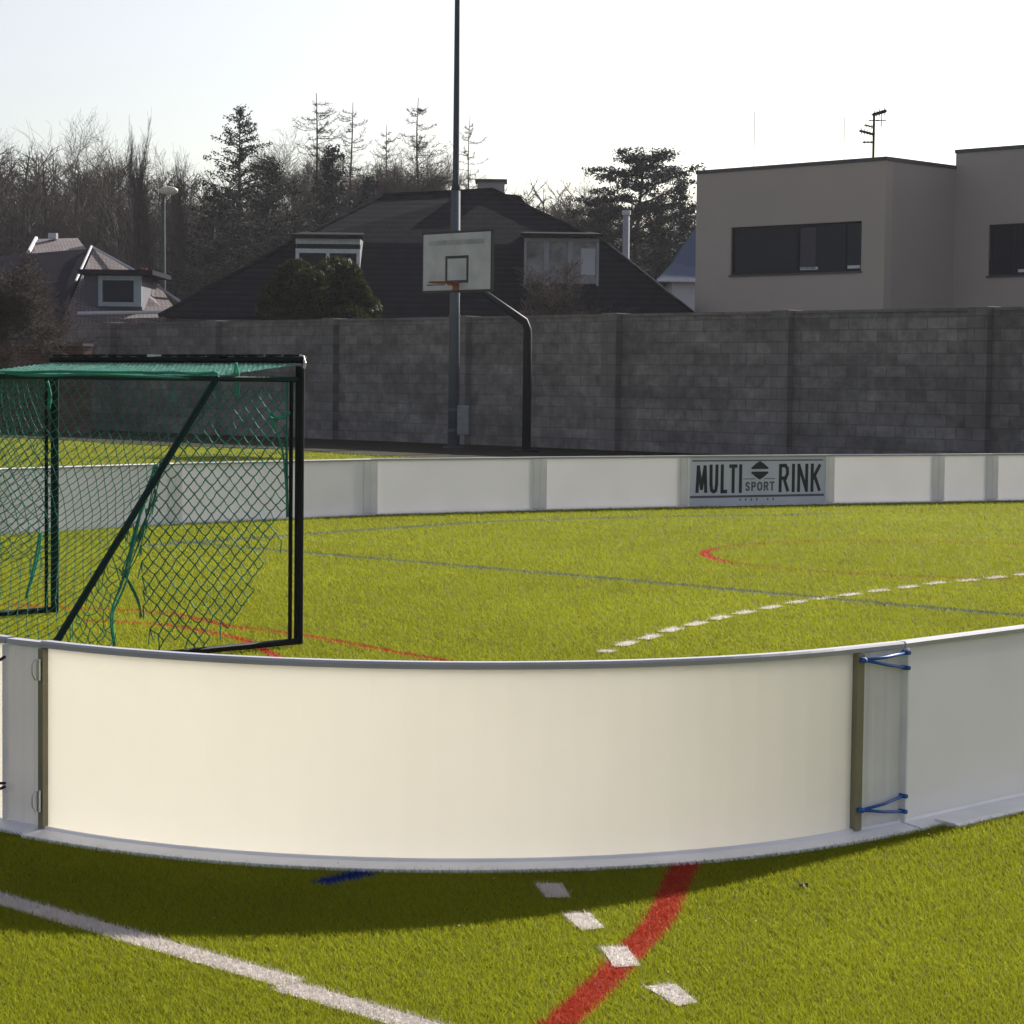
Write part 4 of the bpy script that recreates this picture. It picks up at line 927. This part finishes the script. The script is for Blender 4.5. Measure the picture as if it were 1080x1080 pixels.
# ------------------------------------------------------------------ trees
def seg_mesh(segs, name, m, n=3):
    """segs: list of (p0,p1,r0,r1) -> one mesh of thin prisms"""
    S = np.array([[*a, *b, r0, r1] for a, b, r0, r1 in segs], np.float64)
    p, q, r0, r1 = S[:, :3], S[:, 3:6], S[:, 6], S[:, 7]; t = q - p; t /= np.linalg.norm(t, axis=1, keepdims=True) + 1e-9
    ref = np.where(np.abs(t[:, 2:3]) > .9, np.array([[1., 0, 0]]), np.array([[0, 0, 1.]])); a = np.cross(t, ref); a /= np.linalg.norm(a, axis=1, keepdims=True) + 1e-9; b = np.cross(t, a)
    V = []
    for k in range(n):
        c, s = math.cos(2 * PI * k / n), math.sin(2 * PI * k / n); V.append(p + (a * c + b * s) * r0[:, None])
    for k in range(n):
        c, s = math.cos(2 * PI * k / n), math.sin(2 * PI * k / n); V.append(q + (a * c + b * s) * r1[:, None])
    V = np.stack(V, 1).reshape(-1, 3); N_ = len(S)
    base = (np.arange(N_) * 2 * n)[:, None]
    Fq = np.concatenate([base + np.array([[k, (k + 1) % n, n + (k + 1) % n, n + k]]) for k in range(n)])
    me = bpy.data.meshes.new(name); me.vertices.add(len(V)); me.vertices.foreach_set('co', V.astype(np.float32).reshape(-1))
    me.loops.add(Fq.size); me.loops.foreach_set('vertex_index', Fq.astype(np.int32).reshape(-1))
    me.polygons.add(len(Fq)); me.polygons.foreach_set('loop_start', np.arange(0, Fq.size, 4, dtype=np.int32))
    me.polygons.foreach_set('loop_total', np.full(len(Fq), 4, np.int32)) if False else None
    me.update(calc_edges=True); me.materials.append(m); return me
def leaf_mesh(C, S, name, m, seed=1, flat=0.0):
    """C (n,3) centres, S sizes -> random little quads"""
    g = np.random.default_rng(seed); n = len(C); a = g.normal(size=(n, 3)); a[:, 2] *= (1 - flat); a /= np.linalg.norm(a, axis=1, keepdims=True)
    b = np.cross(a, g.normal(size=(n, 3))); b /= np.linalg.norm(b, axis=1, keepdims=True) + 1e-9
    S = S[:, None]; V = np.stack([C - a * S, C + b * S * .45, C + a * S, C - b * S * .45], 1).reshape(-1, 3); Fq = np.arange(4 * n, dtype=np.int32)
    me = bpy.data.meshes.new(name); me.vertices.add(4 * n); me.vertices.foreach_set('co', V.astype(np.float32).reshape(-1))
    me.loops.add(4 * n); me.loops.foreach_set('vertex_index', Fq); me.polygons.add(n); me.polygons.foreach_set('loop_start', np.arange(0, 4 * n, 4, dtype=np.int32))
    me.update(calc_edges=True); me.materials.append(m); return me
def grow(rg, p, d, ln, r, lv, out, style, maxlv):
    n = 5 if lv < 2 else (4 if lv < 4 else 3); q = Vector(p); dd = Vector(d).normalized(); r_ = r
    kids = []
    for i in range(n):
        w_ = {'broad': .16, 'poplar': .05, 'larch': .07, 'gnarled': .30}[style] * (1 + lv * .25)
        dd = (dd + Vector((rg.gauss(0, w_), rg.gauss(0, w_), rg.gauss(0, w_ * .6) + (.05 if style != 'larch' else 0)))).normalized()
        q2 = q + dd * ln / n; rn = r * (1 - .75 * (i + 1) / n) if lv else r * (1 - .62 * (i + 1) / n)
        out.append((tuple(q), tuple(q2), r_, rn, lv)); kids.append((q2, dd.copy(), rn, (i + 1) / n)); q = q2; r_ = rn
    if lv >= maxlv: return
    for q, dd, rn, t in kids:
        if lv == 0 and t < .3: continue
        k = {0: 4, 1: 3, 2: 3, 3: 2}.get(lv, 2)
        for _ in range(k):
            sd_ = Vector((rg.gauss(0, 1), rg.gauss(0, 1), rg.gauss(0, .35))); sd_ -= dd * sd_.dot(dd); sd_.normalize()
            sp = {'broad': .75, 'poplar': .28, 'gnarled': .95, 'larch': 1.0}[style]
            nd = (dd + sd_ * sp * rg.uniform(.6, 1.3) + Vector((0, 0, .12))).normalized()
            if style == 'poplar': nd = (nd + Vector((0, 0, .5))).normalized()
            l2 = ln * {0: .50, 1: .58, 2: .6, 3: .62}.get(lv, .6) * rg.uniform(.6, 1.15) * (1.15 - .5 * t if lv == 0 else 1)
            grow(rg, q, nd, l2, rn * .62, lv + 1, out, style, maxlv)
def bare(seed, H, style, maxlv=4):
    rg = random.Random(seed); out = []
    if style == 'larch':
        wx, wy = rg.uniform(-.25, .25), rg.uniform(-.2, .2)
        pts = [Vector((wx * math.sin(i * .5), wy * math.sin(i * .35), H * i / 18)) for i in range(19)]
        for i in range(18): out.append((tuple(pts[i]), tuple(pts[i + 1]), .15 * (1 - i / 18) + .015, .15 * (1 - (i + 1) / 18) + .015, 0))
        for i in range(105):
            t = rg.uniform(.16, .955) ** .9; k = min(17, int(t * 18)); p = pts[k].lerp(pts[k + 1], t * 18 - k); az = rg.uniform(0, 2 * PI)
            big = rg.random() < .3 and t < .72
            ln = H * .45 * (1.0 - t) ** .8 * rg.uniform(.35, 1.15) + .10; dd = Vector((math.cos(az), math.sin(az), rg.uniform(-.05, .4) )).normalized()
            q = p; r_ = .034 * (1.2 - t); m_ = 7
            for j in range(m_):
                dd = (dd + Vector((rg.gauss(0, .07), rg.gauss(0, .07), .075 * (j - 1.5)))).normalized(); q2 = q + dd * ln / m_
                out.append((tuple(q), tuple(q2), r_, r_ * .82, 1))
                for _ in range(4):
                    p3 = q.lerp(q2, rg.random()); s3 = (dd * .7 + Vector((rg.gauss(0, .6), rg.gauss(0, .6), rg.gauss(.05, .5)))).normalized(); l3 = rg.uniform(.12, .55) * (1.1 - t * .75)
                    q3 = p3 + s3 * l3; out.append((tuple(p3), tuple(q3), .011, .006, 3))
                    for _ in range(1):
                        s4 = (s3 + Vector((rg.gauss(0, .7), rg.gauss(0, .7), rg.gauss(0, .5)))).normalized(); p4 = p3.lerp(q3, rg.uniform(.2, .9)); out.append((tuple(p4), tuple(p4 + s4 * l3 * .5), .007, .004, 3))
                q = q2; r_ *= .82
    else:
        grow(rg, (0, 0, 0), (0, 0, 1), H * (.62 if style != 'poplar' else .85), H * .014, 0, out, style, maxlv)
        zmx = max(s[1][2] for s in out); k = H / zmx
        out = [(tuple(c * k for c in a), tuple(c * k for c in b), r0, r1, lv) for a, b, r0, r1, lv in out]
    thick = [s[:4] for s in out if s[4] <= 1]; thin = [(a, b, max(r0, .008), max(r1, .005)) for a, b, r0, r1, lv in out if lv > 1]
    return seg_mesh(thick, 'trunk', M_BARK, 5), seg_mesh(thin, 'twigs', M_TWIG, 3)
def conifer(seed, H, Rr, dens=1.0, m=M_NEEDLE, ragged=.3, t0=.12):
    rg = random.Random(seed); segs = [((0, 0, 0), (0, 0, H * .5), H * .016, H * .010), ((0, 0, H * .5), (0, 0, H), H * .010, .01)]; C = []; S = []
    nb = int(120 * dens)
    for i in range(nb):
        t = t0 + (1 - t0) * (i / nb) ** .9; zz = H * t; az = rg.uniform(0, 2 * PI); ln = Rr * (1.02 - t) ** .85 * rg.uniform(1 - ragged * 1.4, 1 + ragged) + .12
        up_ = rg.uniform(.05, .2) + t * .45; d = Vector((math.cos(az), math.sin(az), up_ - .15))
        end = Vector((0, 0, zz)) + d * ln; segs.append(((0, 0, zz), tuple(end), .035, .01))
        k = int(80 * ln / Rr * 2.2) + 10
        for j in range(k):
            s = (rg.random()) ** .65; p = Vector((0, 0, zz)) + d * ln * s; w_ = .07 + .16 * ln * (1 - s) * .5
            C.append((p.x + rg.gauss(0, w_), p.y + rg.gauss(0, w_), p.z + rg.gauss(-.06, .09) - .10 * s * ln * .4 + .12 * s * s)); S.append(rg.uniform(.045, .11))
    return seg_mesh(segs, 'trunk', M_BARK, 5), leaf_mesh(np.array(C), np.array(S), 'needles', m, seed)
def pine(seed, H, m=M_NEEDLE2):
    rg = random.Random(seed); segs = []; C = []; S = []
    pts = [Vector((math.sin(i * .8) * .12, math.cos(i) * .1, H * i / 10)) for i in range(11)]
    for i in range(10): segs.append((tuple(pts[i]), tuple(pts[i + 1]), .26 - .022 * i, .26 - .022 * (i + 1)))
    for i in range(62):
        t = .26 + .74 * (i / 62); k = min(9, int(t * 10)); p = pts[k].lerp(pts[k + 1], t * 10 - k); az = i * 2.4 + rg.uniform(-.4, .4)
        prof = math.sin(PI * min(1, (t - .12) / 1.0)) ** .6
        ln = 3.5 * prof * rg.uniform(.5, 1.12) + .35; d = Vector((math.cos(az), math.sin(az), rg.uniform(.02, .35))); q = p
        for j in range(6):
            dd = (d + Vector((rg.gauss(0, .12), rg.gauss(0, .12), rg.gauss(0, .08)))).normalized(); q2 = q + dd * ln / 6; segs.append((tuple(q), tuple(q2), .06 - .009 * j, .051 - .009 * j))
            if j >= 1:
                for cl in range(3):
                    cx = q2 + Vector((rg.gauss(0, .30), rg.gauss(0, .30), rg.uniform(0, .16)))
                    for _ in range(40): C.append((cx.x + rg.gauss(0, .20), cx.y + rg.gauss(0, .20), cx.z + rg.gauss(0, .07))); S.append(rg.uniform(.05, .11))
            q = q2
    return seg_mesh(segs, 'trunk', M_BARK, 5), leaf_mesh(np.array(C), np.array(S), 'needles', m, seed, .3)
def plant(name, meshes, pxb, Y, H, H0, label, cat='tree', zbase=0.0, group=None, rot=0, sxy=None):
    p = at(pxb, 330, Y); t = thing(name, label, cat, (p.x, Y, zbase), group); s = H / H0
    t.scale = (sxy or s, sxy or s, s); t.rotation_euler = (0, 0, rot)
    for me in meshes:
        o = bpy.data.objects.new(me.name.split('.')[0], me); COL.objects.link(o); o.parent = t
    return t
def top(px, py, Y, zb): return at(px, py, Y).z - zb
broadA, broadB, broadC = bare(11, 15, 'broad', 3), bare(23, 15, 'broad', 3), bare(37, 15, 'broad', 3); broadD = bare(41, 15, 'broad', 4)
larC = bare(29, 15, 'larch'); popA = bare(5, 15, 'poplar', 3); larA, larB = bare(7, 15, 'larch'), bare(19, 15, 'larch')
con1, con2, con3, pin1 = conifer(2, 15, 5.4, 1.5), conifer(9, 15, 5.2, 1.4, M_NEEDLE, .4), conifer(4, 10, 2.2, 1.0, M_NEEDLE2, .4), pine(6, 13)
def hz(px, Y): # ground height on hillside
    x = at(px, 330, Y).x; s = max(0, (Y - 92) / 160); left = 1 / (1 + math.exp((x + 2) / 6.0)); return (2.4 + 8.5 * left) * (s ** .7) * 1.3 - .5
spec = [  # px, top y, Y, type, label
 (10, 110, 112, broadA, 'bare tree at the left picture edge reaching high'),
 (42, 106, 118, broadB, 'bare tree with twin upright tops left of the poplar group'),
 (72, 120, 110, broadC, 'bare spreading tree above the white verge of the tiled house'),
 (98, 138, 122, broadA, 'bare tree right of the spreading one, medium height'),
 (122, 150, 114, broadB, 'bare tree left of the upright poplar'),
 (205, 165, 116, broadC, 'bare low tree between the poplar and the tall spruce'),
 (228, 178, 110, broadA, 'small bare tree just left of the tall spruce'),
 (466, 150, 112, broadD, 'bare rounded tree just left of the mast behind the roof ridge'),
 (572, 172, 96, broadD, 'bare bushy tree right of the chimney'),
 (608, 188, 98, broadD, 'bare low tree above the glazed dormer'),
 (640, 205, 100, broadD, 'small bare tree left of the pine'),
 (545, 208, 104, broadD, 'small bare tree behind the chimney'),
 (385, 132, 104, broadD, 'bare bushy tree crowded between the two tallest larches and the ridge'),
 (424, 142, 106, broadD, 'thin bare tree low behind the left part of the ridge'),
 (352, 126, 116, broadD, 'bare tree filling the gap behind the tallest larch'),
 (718, 205, 120, broadC, 'bare tree between the pine and the modern house')]
for i, (px, ty, Y, ms, lb) in enumerate(spec):
    zb = hz(px, Y); plant('bare_tree', ms, px, Y, top(px, ty, Y, zb), 15, lb, zbase=zb, group='bare trees behind the houses', rot=i * 1.7)
for px, ty, Y, ms, lb in ((163, 112, 98, popA, 'slim upright bare poplar above the street lamp'), (184, 150, 98, popA, 'shorter upright poplar right of the slim tall one')):
    zb = hz(px, Y); t = plant('poplar_tree', ms, px, Y, top(px, ty, Y, zb), 15, lb, zbase=zb, rot=px); t.scale.x *= .8; t.scale.y *= .8
for px, ty, Y, ms, wf, lb in ((332, 98, 106, larC, 1.15, 'tall bare larch left of the dark roof, with wide drooping limbs'), (370, 108, 112, larB, 1.1, 'bare larch just right of the tallest larch'),
                          (440, 103, 110, larA, 1.1, 'bare larch standing alone left of the mast'), (494, 122, 118, larB, .8, 'slim bare larch just right of the mast'), (406, 132, 116, larC, 1.0, 'smaller bare larch above the left end of the roof ridge')):
    zb = hz(px, Y); t = plant('larch_tree', ms, px, Y, top(px, ty, Y, zb), 15, lb, zbase=zb, rot=px); t.scale.x *= wf; t.scale.y *= wf
for px, ty, Y, ms, H0, lb, sx in ((252, 114, 100, con1, 15, 'tall dark spruce with a pointed top', None), (283, 166, 96, con2, 15, 'broad dark conifer right of the tall spruce', 1.0), (225, 200, 98, con2, 15, 'low dark conifer in the wood left of the tall spruce', .9),
                          (350, 155, 98, con3, 10, 'small dark conifer in front of the larches', None), (388, 188, 102, con3, 10, 'low dark conifer behind the roof slope', None), (716, 190, 98, con3, 10, 'dark conifer partly hidden behind the pine', None), (692, 215, 92, con3, 10, 'low dark conifer below the pine crown', None)):
    zb = hz(px, Y); t = plant('conifer_tree', ms, px, Y, top(px, ty, Y, zb), H0, lb, zbase=zb, rot=px)
    if sx: t.scale.x = t.scale.y = sx
zb = hz(672, 94); plant('pine_tree', pin1, 672, 94, top(672, 152, 94, zb), 13.6, 'layered dark pine left of the modern house', zbase=zb, rot=.6)

# mass of wood behind: trunks and twigs nobody could count
rg = random.Random(77); segs = []
for k in range(640):
    px = rg.uniform(-120, 330) if k < 380 else rg.uniform(330, 745); Y = rg.uniform(106, 175)
    x = at(px, 330, Y).x; zb = hz(px, Y)
    ty = np.interp(px, [-120, 0, 60, 130, 170, 240, 300, 360, 420, 520, 600, 660, 745], [165, 174, 178, 186, 192, 196, 192, 198, 200, 216, 212, 216, 224]) + rg.uniform(-10, 55)
    H = max(4, at(px, ty, Y).z - zb); r_ = .09 * rg.uniform(.6, 1.5); ln = Vector((rg.gauss(0, .06), 0, 1))
    b = Vector((x, Y, zb)); segs.append((tuple(b), tuple(b + ln * H * .6), r_, r_ * .6)); segs.append((tuple(b + ln * H * .6), tuple(b + ln * H), r_ * .6, .02))
    for j in range(34):
        t = rg.uniform(.15, 1); p = b + ln * H * t; L_ = H * .30 * (1.15 - t * .7) * rg.uniform(.4, 1); az = rg.uniform(0, 2 * PI); d = Vector((math.cos(az), math.sin(az), rg.uniform(.4, 1.6))).normalized()
        q = p + d * L_; segs.append((tuple(p), tuple(q), .03, .012))
        for _ in range(5):
            s = rg.uniform(.3, 1); p2 = p.lerp(q, s); d2_ = (d + Vector((rg.gauss(0, .5), rg.gauss(0, .5), rg.gauss(0, .4)))).normalized(); segs.append((tuple(p2), tuple(p2 + d2_ * L_ * rg.uniform(.3, .6)), .016, .007))
me = seg_mesh(segs, 'woodland', M_TWIG, 3); o = bpy.data.objects.new('woodland', me); COL.objects.link(o); tag(o, 'dense far mass of bare brown wood on the hillside', 'woodland', kind='stuff')

# ------------------------------------------------------------------ shrubs and the tree by the wall
def blob_shrub(name, px0, px1, pyt, Y, depth_, label, m, n, seed, zb=0.0):
    g = np.random.default_rng(seed); a = at(px0, pyt, Y); b = at(px1, pyt, Y); cx = (a.x + b.x) / 2; rx = (b.x - a.x) / 2; H = a.z - zb
    t = thing(name, label, 'shrub', (cx, Y, zb)); C = []; S = []
    cl = [(g.uniform(-.75, .75) * rx, g.uniform(-.6, .6) * depth_, H * g.uniform(.35, .86), g.uniform(.22, .42) * rx) for _ in range(26)]
    for (x, y, z_, r_) in cl:
        lim = H * (1.02 - .30 * (abs(x) / rx) ** 2)
        d = g.normal(size=(n // 26, 3)); d /= np.linalg.norm(d, axis=1, keepdims=True); rr = r_ * g.uniform(.6, 1.08, (len(d), 1)); P_ = np.array([x, y, min(z_, lim - r_ * .8)]) + d * rr; C.append(P_)
    C = np.concatenate(C); S = g.uniform(.03, .11, len(C)) ; me = leaf_mesh(C, S, 'foliage', m, seed)
    o = bpy.data.objects.new('foliage', me); COL.objects.link(o); o.parent = t
    sg = []
    for (x, y, z_, r_) in cl: sg.append(((x * .2, y * .2, 0), (x * .6, y * .6, z_ * .5), .05, .03)); sg.append(((x * .6, y * .6, z_ * .5), (x, y, z_), .03, .01))
    o = bpy.data.objects.new('stem', seg_mesh(sg, 'stem', M_BARK, 4)); COL.objects.link(o); o.parent = t
blob_shrub('evergreen_shrub', 272, 402, 260, 57.5, 1.3, 'rounded green shrub in front of the dark roof above the wall', M_LEAF, 90000, 12)
blob_shrub('russet_roof_fill', 125, 160, 262, 78, .8, 'reddish foliage standing in for a roof behind the tiled house', M_RUSTFILL, 9000, 5)  # this and the next: foliage shapes added in place of reddish roofs
blob_shrub('russet_roof_fill', 252, 288, 246, 80, .9, 'reddish foliage standing in for a roof above the left roof slope', M_RUSTFILL, 10000, 6)
gn = bare(91, 5, 'gnarled', 4)
plant('bare_bush_tree', gn, 8, 52, 4.2, 5, 'dark gnarled bare tree leaning in front of the wall at the left', rot=2.1, sxy=1.05)
gn2 = bare(53, 5, 'gnarled', 3)
plant('bare_bush_tree', gn2, 612, 60, 4.6, 5, 'bare bushy tree in front of the glazed dormer', rot=.5)
plant('bare_bush_tree', gn, 575, 61, 3.9, 5, 'smaller bare tree left of the glazed dormer', rot=4.0, sxy=.6)
plant('bare_bush_tree', gn2, 55, 56, 3.3, 5, 'low bare bush right of the gnarled tree at the left', rot=1.2, sxy=.6)

# pale flecks and bits of litter lying in the pile
g = np.random.default_rng(21); nf = 420; yy_ = 4.6 * (5.0 ** g.uniform(0, 1, nf)); xx_ = g.uniform(-1, 1, nf) * (0.24 * yy_ + .4)
C_ = np.stack([xx_, yy_, .017 + g.uniform(0, .006, nf)], 1); me = leaf_mesh(C_, g.uniform(.0025, .0055, nf) * (yy_ / 5) ** .4, 'turf_litter', mat('fleck_straw', (.34, .28, .14), .9, var=.5, scale=30), 4, .6)
o = bpy.data.objects.new('turf_litter', me); COL.objects.link(o); tag(o, 'tiny pale straw flecks scattered over the turf', 'litter', kind='stuff')
# small dead leaves lying on the turf
for i, (px, py, s, lb) in enumerate(((848, 940, .016, 'small dark dead leaf on the turf near the right joint'), (935, 641, .03, 'dark dead leaf beside the blue grey line inside the rink'))):
    p = gnd(px, py); t = thing('dead_leaf', lb, 'leaf', (p.x, p.y, .015)); mb = MB()
    pts = [(math.cos(a_) * s * (1 if k % 2 else .6), math.sin(a_) * s * .6, .006 * math.sin(a_ * 2)) for k, a_ in enumerate(np.linspace(0, 2 * PI, 10)[:-1])]
    mb.add(pts + [(0, 0, .004)], [(k, (k + 1) % 9, 9) for k in range(9)]); o = mb.build('blade', M_DEADLEAF, t); mb2 = MB(); mb2.tube([(0, 0, .004), (-s * 1.3, .002, .010)], .0012, 4); mb2.build('stalk', M_DEADLEAF, t)

# ------------------------------------------------------------------ thin haze in the air
mb = MB(); mb.box((0, 110, 19), 420, 290, 42); hzo = mb.build('haze', mat('haze_air', (1, 1, 1)), None)
hm = hzo.data.materials[0]; hm.node_tree.nodes.clear(); pv = hm.node_tree.nodes.new('ShaderNodeVolumePrincipled'); ho = hm.node_tree.nodes.new('ShaderNodeOutputMaterial')
pv.inputs['Color'].default_value = (.92, .93, 1, 1); pv.inputs['Density'].default_value = HAZE; pv.inputs['Anisotropy'].default_value = 0.2
hm.node_tree.links.new(pv.outputs[0], ho.inputs['Volume']); tag(hzo, 'thin pale haze in the air', 'haze', kind='stuff')
